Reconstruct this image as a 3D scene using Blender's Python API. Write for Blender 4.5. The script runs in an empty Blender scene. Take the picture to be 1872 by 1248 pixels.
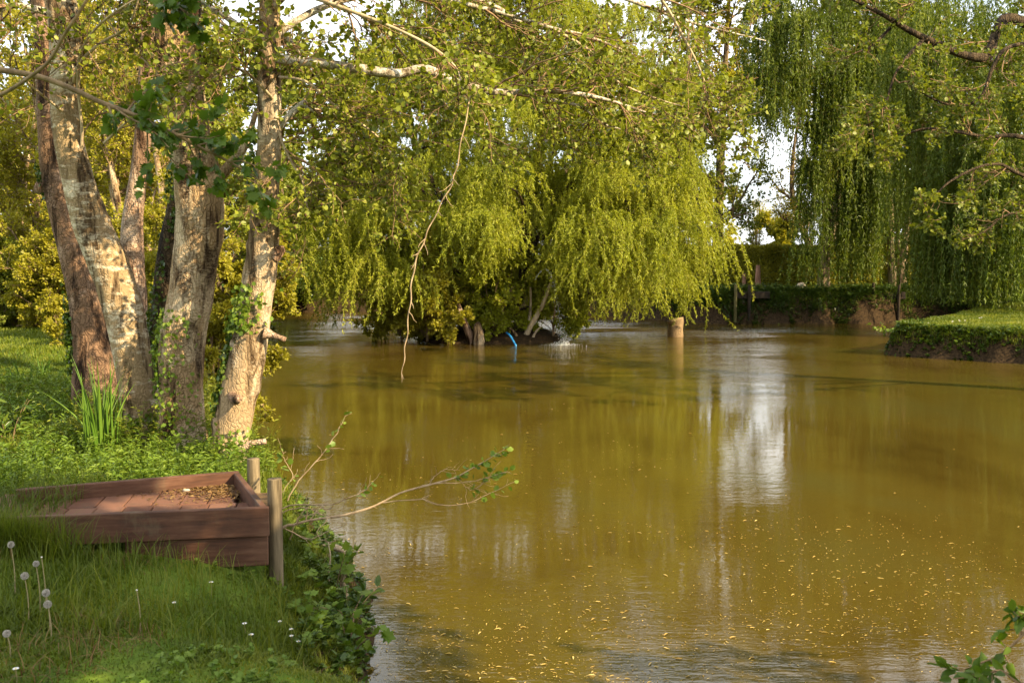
import bpy, math, random
import numpy as np
from mathutils import Vector
C = bpy.context.scene
PI = math.pi
# ------------------------------------------------------------------ camera, sky, sun
F, CX, CY = 1820.0, 936.0, 624.0
CAMZ = 2.35
PITCH = math.atan((624 - 470) / F)
cam_d = bpy.data.cameras.new('camera')
cam = bpy.data.objects.new('camera', cam_d); C.collection.objects.link(cam)
cam.location = (0, 0, CAMZ); cam.rotation_euler = (PI / 2 - PITCH, 0, 0)
cam_d.sensor_width = 36; cam_d.lens = F / 1872 * 36; cam_d.clip_end = 3000; cam_d.clip_start = .05
cam_d.dof.use_dof = True; cam_d.dof.focus_distance = 13; cam_d.dof.aperture_fstop = 8
C.camera = cam
SUN_EL = math.radians(33); SUN_AZ = math.radians(120)     # azimuth clockwise from +Y
SD = Vector((math.sin(SUN_AZ) * math.cos(SUN_EL), math.cos(SUN_AZ) * math.cos(SUN_EL), math.sin(SUN_EL)))
sl = bpy.data.lights.new('sun', 'SUN'); sl.energy = 5.0; sl.angle = math.radians(.55); sl.color = (1, .80, .50)
so = bpy.data.objects.new('sun', sl); C.collection.objects.link(so); so.rotation_euler = SD.to_track_quat('Z', 'Y').to_euler()
so.location = (30, -8, 30)
w = bpy.data.worlds.new('World'); C.world = w; w.use_nodes = True
nt = w.node_tree; nt.nodes.clear()
out = nt.nodes.new('ShaderNodeOutputWorld'); bg = nt.nodes.new('ShaderNodeBackground')
sky = nt.nodes.new('ShaderNodeTexSky'); sky.sky_type = 'NISHITA'; sky.sun_disc = False
sky.sun_elevation = SUN_EL; sky.sun_rotation = SUN_AZ; sky.air_density = 1.0; sky.dust_density = 2.5; sky.ozone_density = 1.0
tc = nt.nodes.new('ShaderNodeTexCoord'); mp = nt.nodes.new('ShaderNodeMapping'); mp.inputs['Scale'].default_value = (1, 1, 2.6)
cn = nt.nodes.new('ShaderNodeTexNoise'); cn.inputs['Scale'].default_value = 2.2; cn.inputs['Detail'].default_value = 6; cn.inputs['Roughness'].default_value = .6
cr = nt.nodes.new('ShaderNodeValToRGB'); cr.color_ramp.elements[0].position = .34; cr.color_ramp.elements[1].position = .56
cm = nt.nodes.new('ShaderNodeMixRGB'); cm.inputs['Color2'].default_value = (8.4, 8.7, 9.0, 1)
nt.links.new(tc.outputs['Generated'], mp.inputs['Vector']); nt.links.new(mp.outputs[0], cn.inputs['Vector'])
nt.links.new(cn.outputs['Fac'], cr.inputs['Fac']); nt.links.new(cr.outputs['Color'], cm.inputs['Fac'])
nt.links.new(sky.outputs[0], cm.inputs['Color1']); nt.links.new(cm.outputs[0], bg.inputs['Color'])
bg.inputs['Strength'].default_value = .09
nt.links.new(bg.outputs[0], out.inputs[0])
C.view_settings.view_transform = 'Standard'; C.view_settings.look = 'None'
C.view_settings.exposure = 1.52; C.view_settings.gamma = 1
C.cycles.max_bounces = 6; C.cycles.diffuse_bounces = 3; C.cycles.glossy_bounces = 3; C.cycles.transmission_bounces = 4
C.cycles.sample_clamp_indirect = 4; C.cycles.caustics_reflective = False; C.cycles.caustics_refractive = False

# ------------------------------------------------------------------ helpers
rng = np.random.default_rng(11)
U = rng.uniform
def nrm(v): return v / np.maximum(np.linalg.norm(v, axis=-1, keepdims=True), 1e-9)
def at(px, py, Y):
    vx = (px - CX) / F; k = (py - CY) / F
    vy = math.cos(PITCH) - k * math.sin(PITCH); vz = -math.sin(PITCH) - k * math.cos(PITCH)
    s = Y / vy
    return np.array((vx * s, Y, CAMZ + vz * s))
def atz(px, py, z):
    vx = (px - CX) / F; k = (py - CY) / F
    vy = math.cos(PITCH) - k * math.sin(PITCH); vz = -math.sin(PITCH) - k * math.cos(PITCH)
    s = (z - CAMZ) / vz
    return np.array((vx * s, vy * s, z))
def path(pts, depth=None):
    """pixel control points (px, py[, depth]) -> world points"""
    return np.array([at(p[0], p[1], p[2] if len(p) > 2 else depth) for p in pts])
def smooth(P, R, n):
    P = np.asarray(P, float); R = np.asarray(R, float)
    m = len(P)
    if m == 2: P = np.vstack([P[0], (P[0] + P[1]) / 2, P[1]]); R = np.array([R[0], (R[0] + R[1]) / 2, R[1]]); m = 3
    Q = np.vstack([2 * P[0] - P[1], P, 2 * P[-1] - P[-2]])
    t = np.linspace(0, m - 1, n); i = np.minimum(t.astype(int), m - 2); f = (t - i)[:, None]
    p0, p1, p2, p3 = Q[i], Q[i + 1], Q[i + 2], Q[i + 3]
    o = .5 * ((2 * p1) + (-p0 + p2) * f + (2 * p0 - 5 * p1 + 4 * p2 - p3) * f ** 2 + (-p0 + 3 * p1 - 3 * p2 + p3) * f ** 3)
    return o, np.interp(t, np.arange(m), R)
class FN:
    """cheap smooth noise: a sum of sines"""
    def __init__(s, seed):
        r = np.random.default_rng(seed); s.k = r.normal(size=(9, 3)); s.k /= np.linalg.norm(s.k, axis=1)[:, None]; s.k *= r.uniform(.6, 1.9, (9, 1)); s.p = r.uniform(0, 6.28, 9)
    def __call__(s, P, sc):
        return np.sin(P @ (s.k.T * sc) + s.p).sum(-1) / 3.6
N1, N2, N3 = FN(1), FN(2), FN(3)
def mk(name, V, Fs, mat, parent=None, rnd=None, smooth_=True, base=None):
    """link ONE mesh object; V world coordinates, Fs list of (n,3|4) index arrays"""
    V = np.asarray(V, np.float32).reshape(-1, 3)
    if base is None: base = np.array(parent.location) if parent is not None else np.array((V[:, 0].mean(), V[:, 1].mean(), V[:, 2].min()))
    V = V - np.asarray(base, np.float32)
    me = bpy.data.meshes.new(name)
    Fs = [np.asarray(f, np.int32) for f in Fs if len(f)]
    nl = sum(f.size for f in Fs); nf = sum(len(f) for f in Fs)
    me.vertices.add(len(V)); me.vertices.foreach_set('co', V.ravel())
    me.loops.add(nl); me.loops.foreach_set('vertex_index', np.concatenate([f.ravel() for f in Fs]))
    me.polygons.add(nf)
    tot = np.concatenate([np.full(len(f), f.shape[1], np.int32) for f in Fs]); st = np.zeros(nf, np.int32); st[1:] = np.cumsum(tot)[:-1]
    me.polygons.foreach_set('loop_start', st); me.polygons.foreach_set('loop_total', tot)
    me.polygons.foreach_set('use_smooth', np.full(nf, bool(smooth_)))
    me.update(calc_edges=True)
    if rnd is not None:
        a = me.attributes.new('rnd', 'FLOAT', 'POINT'); a.data.foreach_set('value', np.asarray(rnd, np.float32))
    me.materials.append(mat)
    o = bpy.data.objects.new(name, me); C.collection.objects.link(o)
    if parent is not None: o.parent = parent
    else: o.location = [float(x) for x in base]
    return o
def tag(o, label=None, cat=None, group=None, kind=None):
    if label: o['label'] = label
    if cat: o['category'] = cat
    if group: o['group'] = group
    if kind: o['kind'] = kind
    return o
def thing(name, label, cat, loc, group=None):
    o = bpy.data.objects.new(name, None); C.collection.objects.link(o); o.location = [float(x) for x in loc]; o.empty_display_size = .3
    return tag(o, label, cat, group)
def copy_tree(root, loc, rz=0, sc=1.0):
    r = root.copy(); C.collection.objects.link(r); r.location = loc; r.rotation_euler = (0, 0, rz); r.scale = (sc, sc, sc)
    for ch in list(root.children):
        c = ch.copy(); C.collection.objects.link(c); c.parent = r
        for g in list(ch.children):
            d = g.copy(); C.collection.objects.link(d); d.parent = c
    return r
class MB:
    def __init__(s): s.V = []; s.F = []; s.R = []; s.n = 0
    def add(s, V, Fs, rnd=None):
        V = np.asarray(V, np.float32).reshape(-1, 3)
        for f in Fs:
            if len(f): s.F.append(np.asarray(f, np.int64) + s.n)
        s.V.append(V); s.n += len(V)
        s.R.append(np.zeros(len(V)) if rnd is None else np.asarray(rnd, float))
    def build(s, name, mat, parent=None, base=None, smooth_=True):
        F3 = [f for f in s.F if f.shape[1] == 3]; F4 = [f for f in s.F if f.shape[1] == 4]
        Fs = ([np.vstack(F3)] if F3 else []) + ([np.vstack(F4)] if F4 else [])
        return mk(name, np.vstack(s.V), Fs, mat, parent, np.concatenate(s.R), smooth_, base)
def tubes(P, R, seg=4, cap=True):
    """P (n,k,3), R (n,k) -> V, [F]"""
    n, k, _ = P.shape
    T = nrm(np.gradient(P, axis=1)); ref = np.where(np.abs(T.mean(1, keepdims=True)[..., 2:3]) < .8, np.array([0, 0, 1.]), np.array([1., 0, 0]))
    Nn = nrm(np.cross(T, np.broadcast_to(ref, T.shape))); B = np.cross(T, Nn)
    a = np.arange(seg) * 2 * PI / seg
    ring = P[:, :, None, :] + R[:, :, None, None] * (np.cos(a)[:, None] * Nn[:, :, None, :] + np.sin(a)[:, None] * B[:, :, None, :])
    V = ring.reshape(-1, 3)
    i = np.arange(n)[:, None, None] * k * seg + np.arange(k - 1)[None, :, None] * seg + np.arange(seg)[None, None, :]
    j = np.arange(n)[:, None, None] * k * seg + np.arange(k - 1)[None, :, None] * seg + ((np.arange(seg) + 1) % seg)[None, None, :]
    return V, [np.stack([i, j, j + seg, i + seg], -1).reshape(-1, 4)]
def trunk_mesh(P, R, seg=28, step=.035, amp=.05, seed=0, bumps=(), oval=0.0, cap=True):
    L = np.linalg.norm(np.diff(P, axis=0), axis=1).sum(); n = max(8, int(L / step))
    Q, r = smooth(P, R, n)
    T = nrm(np.gradient(Q, axis=0)); ref = np.array([0, 1., 0])
    Nn = nrm(np.cross(T, ref)); B = np.cross(T, Nn)
    a = np.arange(seg) * 2 * PI / seg
    D = np.cos(a)[None, :, None] * Nn[:, None] + np.sin(a)[None, :, None] * B[:, None]
    f = FN(100 + seed); g = FN(200 + seed)
    S = Q[:, None] + D * r[:, None, None]
    pp = S * np.array([1, 1, .35])
    k = 1 + amp * (f(pp, 7.0) + .7 * g(pp, 17.0) + .4 * f(pp + 9, 45.)) + .5 * amp * g(S * np.array([1, 1, 1.6]), 3.0)
    for (bz, ba, bh, bw) in bumps:       # (fraction along, angle, height, width)
        da = np.angle(np.exp(1j * (a - ba))); zz = (np.arange(n) / n - bz) * L
        k = k + bh * np.exp(-(zz[:, None] / bw) ** 2 - (da[None, :] / .6) ** 2)
    V = (Q[:, None] + D * (r[:, None] * k)[..., None]).reshape(-1, 3)
    i = np.arange(n - 1)[:, None] * seg + np.arange(seg)[None]; j = np.arange(n - 1)[:, None] * seg + ((np.arange(seg) + 1) % seg)[None]
    Fq = np.stack([i, j, j + seg, i + seg], -1).reshape(-1, 4)
    Fl = [Fq]
    if cap:
        V = np.vstack([V, Q[-1:] + T[-1:] * r[-1] * .15]); c = len(V) - 1; e = (n - 1) * seg + np.arange(seg)
        Fl.append(np.stack([e, (n - 1) * seg + (np.arange(seg) + 1) % seg, np.full(seg, c)], -1))
    return V, Fl
def spawn(P, R, per, lmin, lmax, k=5, t0=.25, t1=1., ang=.9, up=0., wob=.25, rr=.5, rmin=.002, grav=0., flat=0., taperlen=.4):
    n, kk, _ = P.shape; idx = np.repeat(np.arange(n), per); m = len(idx)
    t = U(t0, t1, m); x = t * (kk - 1); i = np.minimum(x.astype(int), kk - 2); f = (x - i)[:, None]
    p = P[idx, i] * (1 - f) + P[idx, i + 1] * f; T = nrm(P[idx, i + 1] - P[idx, i]); r0 = R[idx, i] * rr
    rv = rng.normal(size=(m, 3)); rv[:, 2] *= (1 - flat); perp = nrm(np.cross(T, np.cross(rv, T)))
    an = ang * U(.7, 1.3, m)[:, None]
    d = nrm(np.cos(an) * T + np.sin(an) * perp + np.array([0, 0, up]))
    L = U(lmin, lmax, m) * (1 - taperlen * t)
    out = [p]; st = (L / (k - 1))[:, None]
    for s in range(k - 1):
        d = nrm(d + wob * rng.normal(size=(m, 3)) + np.array([0, 0, -grav])); p = p + d * st; out.append(p)
    Rr = np.linspace(1, 0, k)[None, :] * np.maximum(r0 - rmin, 0)[:, None] + rmin
    return np.stack(out, 1), Rr
RH = (np.array([(0, 0, 0), (.42, .5, .10), (1, 0, -.05), (.42, -.5, .10)]), [np.array([(0, 2, 1), (0, 3, 2)])])
RND = (np.array([(0, 0, 0), (.2, .42, .07), (.68, .46, .06), (1, 0, -.04), (.68, -.46, .06), (.2, -.42, .07)]), [np.array([(0, 3, 2, 1), (0, 5, 4, 3)])])
OVL = (np.array([(0, 0, 0), (.3, .42, .08), (.65, .36, .06), (1, 0, -.08), (.65, -.36, .06), (.3, -.42, .08)]), [np.array([(0, 3, 2, 1), (0, 5, 4, 3)])])
def _lobed():
    pts = [(0, 0), (.02, .3), (.2, .26), (.28, .62), (.45, .34), (.62, .5), (.72, .22), (1, 0)]
    o = [(x, y, .12 * abs(y)) for x, y in pts] + [(x, -y, .12 * abs(y)) for x, y in pts[1:-1]]
    V = np.array([(.35, 0, 0)] + o); n = 14; ring = list(range(1, 9)) + list(range(14, 8, -1))
    return V, [np.array([(0, ring[i], ring[(i + 1) % n]) for i in range(n)])]
LOB = _lobed()
def leaves(mb, pos, d, nn, size, tpl, width=.5, rnd=None):
    n = len(pos)
    if n == 0: return
    T, Fs = tpl; m = len(T)
    d = nrm(d); s = nrm(np.cross(nn, d)); q = np.cross(d, s)
    size = np.broadcast_to(np.asarray(size, float), (n,))
    V = pos[:, None] + size[:, None, None] * (T[None, :, 0:1] * d[:, None] + T[None, :, 1:2] * width * s[:, None] * 1.0 + T[None, :, 2:3] * q[:, None])
    if rnd is None: rnd = U(0, 1, n)
    mb.add(V.reshape(-1, 3), [(np.arange(n)[:, None, None] * m + f[None]).reshape(-1, f.shape[1]) for f in Fs], np.repeat(rnd, m))
def leaf_on(mb, P, per, size, tpl=RH, width=.7, t0=.1, off=.02, spread=1.0, droop=.25, upn=1.0, svar=.35):
    """leaves along every twig of P (n,k,3)"""
    n, kk, _ = P.shape; idx = np.repeat(np.arange(n), per); m = len(idx)
    x = U(t0, 1, m) * (kk - 1) * .9999; i = x.astype(int); f = (x - i)[:, None]
    p = P[idx, i] * (1 - f) + P[idx, i + 1] * f; T = nrm(P[idx, i + 1] - P[idx, i])
    d = nrm(T + spread * rng.normal(size=(m, 3)) + np.array([0, 0, -droop])); p = p + d * off
    nn = nrm(rng.normal(size=(m, 3)) + np.array([.25, -.1, upn]))
    leaves(mb, p, d, nn, size * U(1 - svar, 1 + svar, m), tpl, width)
def box(mb, a, b, rz=0, o=(0, 0, 0), bev=.004, jit=0):
    """bevelled box from a to b, turned rz about o"""
    a = np.array(a, float); b = np.array(b, float); e = bev
    V = []
    for z in (a[2], a[2] + e, b[2] - e, b[2]):
        ins = e if z in (a[2], b[2]) else 0
        x0, x1, y0, y1 = a[0] + ins, b[0] - ins, a[1] + ins, b[1] - ins
        V += [(x0 + e, y0, z), (x1 - e, y0, z), (x1, y0 + e, z), (x1, y1 - e, z), (x1 - e, y1, z), (x0 + e, y1, z), (x0, y1 - e, z), (x0, y0 + e, z)]
    V = np.array(V)
    c, s = math.cos(rz), math.sin(rz); V = np.stack([V[:, 0] * c - V[:, 1] * s, V[:, 0] * s + V[:, 1] * c, V[:, 2]], 1) + np.array(o)
    if jit: V = V + rng.normal(size=V.shape) * jit
    F4 = [(r * 8 + i, r * 8 + (i + 1) % 8, r * 8 + 8 + (i + 1) % 8, r * 8 + 8 + i) for r in range(3) for i in range(8)]
    for r, flip in ((0, True), (24, False)):
        q = [(r, r + 1, r + 2, r + 3), (r, r + 3, r + 4, r + 7), (r + 4, r + 5, r + 6, r + 7)]
        F4 += [t[::-1] if flip else t for t in q]
    mb.add(V, [np.array(F4)], np.full(len(V), U(0, 1)))

# ------------------------------------------------------------------ materials
def newmat(name):
    m = bpy.data.materials.new(name); m.use_nodes = True; t = m.node_tree; t.nodes.clear()
    o = t.nodes.new('ShaderNodeOutputMaterial'); return m, t, o
def ramp(t, cols, pos=None, fac=None):
    r = t.nodes.new('ShaderNodeValToRGB'); e = r.color_ramp.elements
    pos = pos or [i / (len(cols) - 1) for i in range(len(cols))]
    while len(e) < len(cols): e.new(.5)
    for i, c in enumerate(cols): e[i].position = pos[i]; e[i].color = (*c, 1)
    if fac is not None: t.links.new(fac, r.inputs[0])
    return r.outputs[0]
def noise(t, sc, scale3=(1, 1, 1), detail=4, rough=.55, coord='Object', dist=0):
    c = t.nodes.new('ShaderNodeTexCoord'); m = t.nodes.new('ShaderNodeMapping'); m.inputs['Scale'].default_value = scale3
    if coord == 'World': g = t.nodes.new('ShaderNodeNewGeometry'); t.links.new(g.outputs['Position'], m.inputs[0])
    else: t.links.new(c.outputs[coord], m.inputs[0])
    n = t.nodes.new('ShaderNodeTexNoise'); n.inputs['Scale'].default_value = sc; n.inputs['Detail'].default_value = detail
    n.inputs['Roughness'].default_value = rough; n.inputs['Distortion'].default_value = dist
    t.links.new(m.outputs[0], n.inputs['Vector']); return n.outputs['Fac']
def mix(t, a, b, fac, mode='MIX'):
    m = t.nodes.new('ShaderNodeMixRGB'); m.blend_type = mode
    for s, v in ((m.inputs['Color1'], a), (m.inputs['Color2'], b), (m.inputs['Fac'], fac)):
        if isinstance(v, (int, float)): s.default_value = v
        elif isinstance(v, tuple): s.default_value = (*v, 1)
        else: t.links.new(v, s)
    return m.outputs[0]
def mathn(t, op, a, b=0.):
    m = t.nodes.new('ShaderNodeMath'); m.operation = op
    for s, v in ((m.inputs[0], a), (m.inputs[1], b)):
        if isinstance(v, (int, float)): s.default_value = v
        else: t.links.new(v, s)
    return m.outputs[0]
def princ(t, o, col, rough=.7, spec=.3, bump=None, bs=.3, bd=.02):
    p = t.nodes.new('ShaderNodeBsdfPrincipled')
    if isinstance(col, tuple): p.inputs['Base Color'].default_value = (*col, 1)
    else: t.links.new(col, p.inputs['Base Color'])
    if isinstance(rough, (int, float)): p.inputs['Roughness'].default_value = rough
    else: t.links.new(rough, p.inputs['Roughness'])
    p.inputs['Specular IOR Level'].default_value = spec
    if bump is not None:
        b = t.nodes.new('ShaderNodeBump'); b.inputs['Strength'].default_value = bs; b.inputs['Distance'].default_value = bd
        t.links.new(bump, b.inputs['Height']); t.links.new(b.outputs[0], p.inputs['Normal'])
    if o is not None: t.links.new(p.outputs[0], o.inputs[0])
    return p
def leafmat(name, cols, tr=.4, rough=.45, clump=.5, cs=1.2, ty=(1.25, 1.2, .5)):
    m, t, o = newmat(name)
    a = t.nodes.new('ShaderNodeAttribute'); a.attribute_name = 'rnd'
    n = noise(t, cs, coord='World', detail=2)
    f = mathn(t, 'ADD', mathn(t, 'MULTIPLY', a.outputs['Fac'], 1 - clump), mathn(t, 'MULTIPLY', mathn(t, 'MULTIPLY', mathn(t, 'SUBTRACT', n, .28), 2.2), clump))
    c = ramp(t, cols, fac=f)
    p = princ(t, None, c, rough, .25)
    tl = t.nodes.new('ShaderNodeBsdfTranslucent'); t.links.new(mix(t, c, ty, 1.0, 'MULTIPLY'), tl.inputs[0])
    ms = t.nodes.new('ShaderNodeMixShader'); ms.inputs[0].default_value = tr
    t.links.new(p.outputs[0], ms.inputs[1]); t.links.new(tl.outputs[0], ms.inputs[2]); t.links.new(ms.outputs[0], o.inputs[0])
    return m
def barkmat(name, dark, mid, pale, palelo=.5, fis=1.0, horiz=0.6, moss=.0, fine=1.0, hz=.4):
    m, t, o = newmat(name)
    v = noise(t, 9 * fine, (1, 1, .16), 6, .65, dist=.6); h = noise(t, 6 * fine, (1, 1, hz), 4, .6); big = noise(t, 2.3, (1, 1, .8), 3)
    sp = noise(t, 30 * fine, (1, 1, 2.5), 3, .6)
    base = ramp(t, [dark, mid, mid], [.40, .52, .8], v); vdark = ramp(t, [(.30, .26, .22), (1, 1, 1)], [.36, .50], v)
    pm = mathn(t, 'ADD', mathn(t, 'MULTIPLY', h, horiz), mathn(t, 'ADD', mathn(t, 'MULTIPLY', big, 1 - horiz), mathn(t, 'MULTIPLY', mathn(t, 'SUBTRACT', sp, .5), .25)))
    pf = ramp(t, [(0, 0, 0), (1, 1, 1)], [palelo, palelo + .10], pm)
    col = mix(t, base, pale, pf)
    col = mix(t, col, vdark, .75, 'MULTIPLY')
    if moss:
        mn = noise(t, 3.2, (1, 1, .7), 5, .7); mf = ramp(t, [(0, 0, 0), (1, 1, 1)], [1 - moss * .62, 1.1 - moss * .62], mn)
        col = mix(t, col, (.10, .10, .02), mf)
    vor = t.nodes.new('ShaderNodeTexVoronoi'); vor.feature = 'DISTANCE_TO_EDGE'; vor.inputs['Scale'].default_value = 34 * fine
    tcn = t.nodes.new('ShaderNodeTexCoord'); mpn = t.nodes.new('ShaderNodeMapping'); mpn.inputs['Scale'].default_value = (1, 1, .11)
    t.links.new(tcn.outputs['Object'], mpn.inputs[0])
    dn = t.nodes.new('ShaderNodeMixRGB'); dn.inputs['Fac'].default_value = .14; t.links.new(mpn.outputs[0], dn.inputs['Color1'])
    nn = t.nodes.new('ShaderNodeTexNoise'); nn.inputs['Scale'].default_value = 7; t.links.new(tcn.outputs['Object'], nn.inputs['Vector']); t.links.new(nn.outputs['Color'], dn.inputs['Color2'])
    t.links.new(dn.outputs[0], vor.inputs['Vector'])
    crack = ramp(t, [(0, 0, 0), (1, 1, 1)], [0, .16], vor.outputs['Distance'])
    col = mix(t, col, mix(t, col, (.35, .30, .26), 1.0, 'MULTIPLY'), mathn(t, 'MULTIPLY', mathn(t, 'SUBTRACT', 1.0, crack), .62 * fis))
    hh = mathn(t, 'ADD', mathn(t, 'MULTIPLY', v, 1.0), mathn(t, 'ADD', mathn(t, 'MULTIPLY', crack, .55 * fis), mathn(t, 'MULTIPLY', h, .35)))
    princ(t, o, col, .85, .15, hh, 1.0, .035)
    return m
M = {}
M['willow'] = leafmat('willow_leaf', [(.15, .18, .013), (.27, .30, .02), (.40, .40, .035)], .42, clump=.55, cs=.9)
M['willow_shaded'] = leafmat('shaded_willow_leaf', [(.05, .078, .008), (.10, .14, .012), (.19, .22, .02)], .40, clump=.55, cs=.6)  # leaves truly less yellow; the extra darkness is shade put into the colour
M['alder'] = leafmat('alder_leaf', [(.10, .125, .012), (.18, .21, .02), (.29, .30, .035)], .38, clump=.35, cs=1.5)
M['young'] = leafmat('young_leaf', [(.18, .17, .014), (.28, .26, .02), (.40, .36, .04)], .42, clump=.5, cs=.8)
M['green'] = leafmat('green_leaf', [(.07, .10, .010), (.14, .17, .015), (.24, .25, .025)], .38, clump=.5, cs=.5)
M['neargreen'] = leafmat('broad_green_leaf', [(.04, .072, .006), (.07, .125, .010), (.12, .17, .015)], .35, clump=.3)
M['weed'] = leafmat('weed_leaf', [(.07, .13, .012), (.13, .20, .02), (.20, .25, .03)], .35, clump=.4, cs=2)
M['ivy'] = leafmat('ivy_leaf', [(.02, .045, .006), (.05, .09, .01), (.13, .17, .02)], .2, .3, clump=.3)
M['grass'] = leafmat('grass_blade', [(.040, .065, .005), (.10, .135, .010), (.25, .25, .028)], .38, .5, clump=.6, cs=1.6)
M['iris'] = leafmat('iris_blade', [(.06, .13, .01), (.10, .19, .02), (.16, .25, .03)], .3, .4, clump=.2)
M['dry'] = leafmat('dry_leaf', [(.09, .045, .018), (.16, .09, .03), (.26, .17, .06)], .2, .6, clump=.2)
M['fleck'] = leafmat('floating_leaf', [(.32, .20, .05), (.48, .34, .09), (.60, .48, .20)], .1, .5, clump=.1)
M['bark_silver'] = barkmat('silver_bark', (.11, .07, .035), (.30, .21, .11), (.60, .51, .36), .50, .25, .6, moss=.34, hz=3.2)
M['bark_mid'] = barkmat('fissured_bark', (.08, .045, .022), (.33, .22, .115), (.54, .42, .27), .48, .45, .45, moss=.20)
M['bark_pink'] = barkmat('pinkish_bark', (.08, .045, .026), (.30, .19, .12), (.50, .38, .28), .50, .5, .35, moss=.2)
M['bark_red'] = barkmat('reddish_bark', (.05, .028, .015), (.20, .12, .07), (.38, .26, .18), .54, .5, .35, moss=.3)
M['bark_ivy'] = barkmat('pale_bark', (.09, .055, .025), (.32, .225, .125), (.52, .42, .29), .50, .25, .45, moss=.42)
M['bark_dark'] = barkmat('dark_bark', (.03, .02, .012), (.08, .055, .03), (.20, .16, .10), .66, .8, .4, moss=.4)
M['bark_white'] = barkmat('white_bark', (.16, .12, .07), (.36, .30, .20), (.62, .57, .47), .46, .1, .5, moss=.3, fine=2.5, hz=2)
M['bark_far'] = barkmat('far_bark', (.10, .07, .04), (.26, .19, .11), (.42, .33, .22), .55, .6, .3)
def simple(name, c1, c2, sc=8, s3=(1, 1, 1), rough=.8, spec=.2, bd=.01, bs=.5, coord='Object'):
    m, t, o = newmat(name); n = noise(t, sc, s3, 6, .65, coord); princ(t, o, ramp(t, [c1, c2], [.35, .65], n), rough, spec, n, bs, bd); return m
M['twig'] = simple('twig', (.12, .08, .04), (.28, .19, .10), 20)
M['twig_red'] = simple('reddish_twig', (.12, .07, .035), (.30, .19, .10), 20)
M['twig_pale'] = simple('pale_twig', (.30, .22, .13), (.48, .38, .24), 25, (1, 1, .4))
M['twig_mid'] = simple('tan_twig', (.22, .15, .08), (.40, .30, .18), 25, (1, 1, .4))
M['strand'] = simple('willow_strand', (.16, .13, .03), (.26, .22, .05), 9)
M['cone'] = simple('alder_cone', (.03, .015, .008), (.08, .04, .02), 60)
M['soil'] = simple('bank_soil', (.03, .02, .01), (.13, .08, .035), 9, bd=.04)

# ------------------------------------------------------------------ the shore and the ground
POND = np.array([(-0.5, 4.3), (-0.82, 5.3), (-0.95, 6.2), (-1.12, 6.9), (-1.38, 7.8), (-1.75, 8.5), (-2.35, 9.4), (-3.3, 11.5), (-4.6, 14), (-6.2, 18), (-8.3, 25), (-11.5, 34),
    (-13.5, 41), (-8, 43), (0, 42), (4.6, 39), (6.3, 36), (8, 35.1), (10, 35.4), (12.2, 35.1), (14.5, 35.4), (16.2, 34), (16, 32.2), (13, 29), (10.5, 26.2), (9.4, 24.7), (9.2, 24.0), (9.5, 23.4),
    (10.5, 22.6), (11.4, 21.9), (12.8, 20.5), (12.2, 18), (10.4, 16), (9.5, 13.5), (9.5, 8), (8, 4.4), (4, 3.5), (1, 3.6)])
def _cr(P, n=6):
    P = np.asarray(P, float); Q = []
    m = len(P)
    for i in range(m):
        p0, p1, p2, p3 = P[i - 1], P[i], P[(i + 1) % m], P[(i + 2) % m]
        for f in np.arange(n) / n:
            Q.append(.5 * (2 * p1 + (p2 - p0) * f + (2 * p0 - 5 * p1 + 4 * p2 - p3) * f * f + (3 * p1 - p0 - 3 * p2 + p3) * f ** 3))
    return np.array(Q)
PONDS = _cr(POND, 4)
ISL = _cr([(-2.55, 28.3), (-1.9, 27.3), (-.6, 26.9), (.5, 27.0), (1.2, 28), (1.3, 30), (0, 31.2), (-1.8, 30.6)], 4)
def sdist(P, poly):
    """positive inside the polygon"""
    A = poly; B = np.roll(poly, -1, 0); d = np.full(len(P), 1e9); ins = np.zeros(len(P), bool)
    for a, b in zip(A, B):
        e = b - a; wv = P - a; h = np.clip((wv @ e) / (e @ e), 0, 1); q = wv - h[:, None] * e
        d = np.minimum(d, (q * q).sum(1))
        c = (a[1] > P[:, 1]) != (b[1] > P[:, 1])
        if c.any(): ins ^= c & (P[:, 0] < a[0] + (P[:, 1] - a[1]) * e[0] / (e[1] if e[1] else 1e-9))
    d = np.sqrt(d); return np.where(ins, d, -d)
HC = np.array([(-1.5, 3.5, .80), (-1.5, 5.4, .60), (-1.2, 5.0, .56), (-2.1, 5.2, .77), (-2.6, 5.1, .83), (-3, 5, .80), (-2.6, 8, .62), (-4.5, 8, .72), (-6, 11, .80), (-8, 16, .92), (-14, 22, 1.0), (-12, 40, 1.1), (-4, 46, 1.1), (5, 42, 1.1), (10, 38, 1.15),
    (14, 38, 1.15), (20, 36, 1.1), (18, 30, .85), (10.5, 24.2, .66), (13, 25, .72), (14, 22, .7), (13, 14, .8), (10, 5, .8), (0, 0, .78), (-40, 20, 1.3), (40, 20, 1.3), (0, 80, 1.3), (0, -40, 1.)])
def land_h(P):
    d2 = ((P[:, None] - HC[None, :, :2]) ** 2).sum(-1) + .3; wgt = 1 / d2 ** 1.6
    return (wgt * HC[:, 2]).sum(1) / wgt.sum(1)
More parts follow.
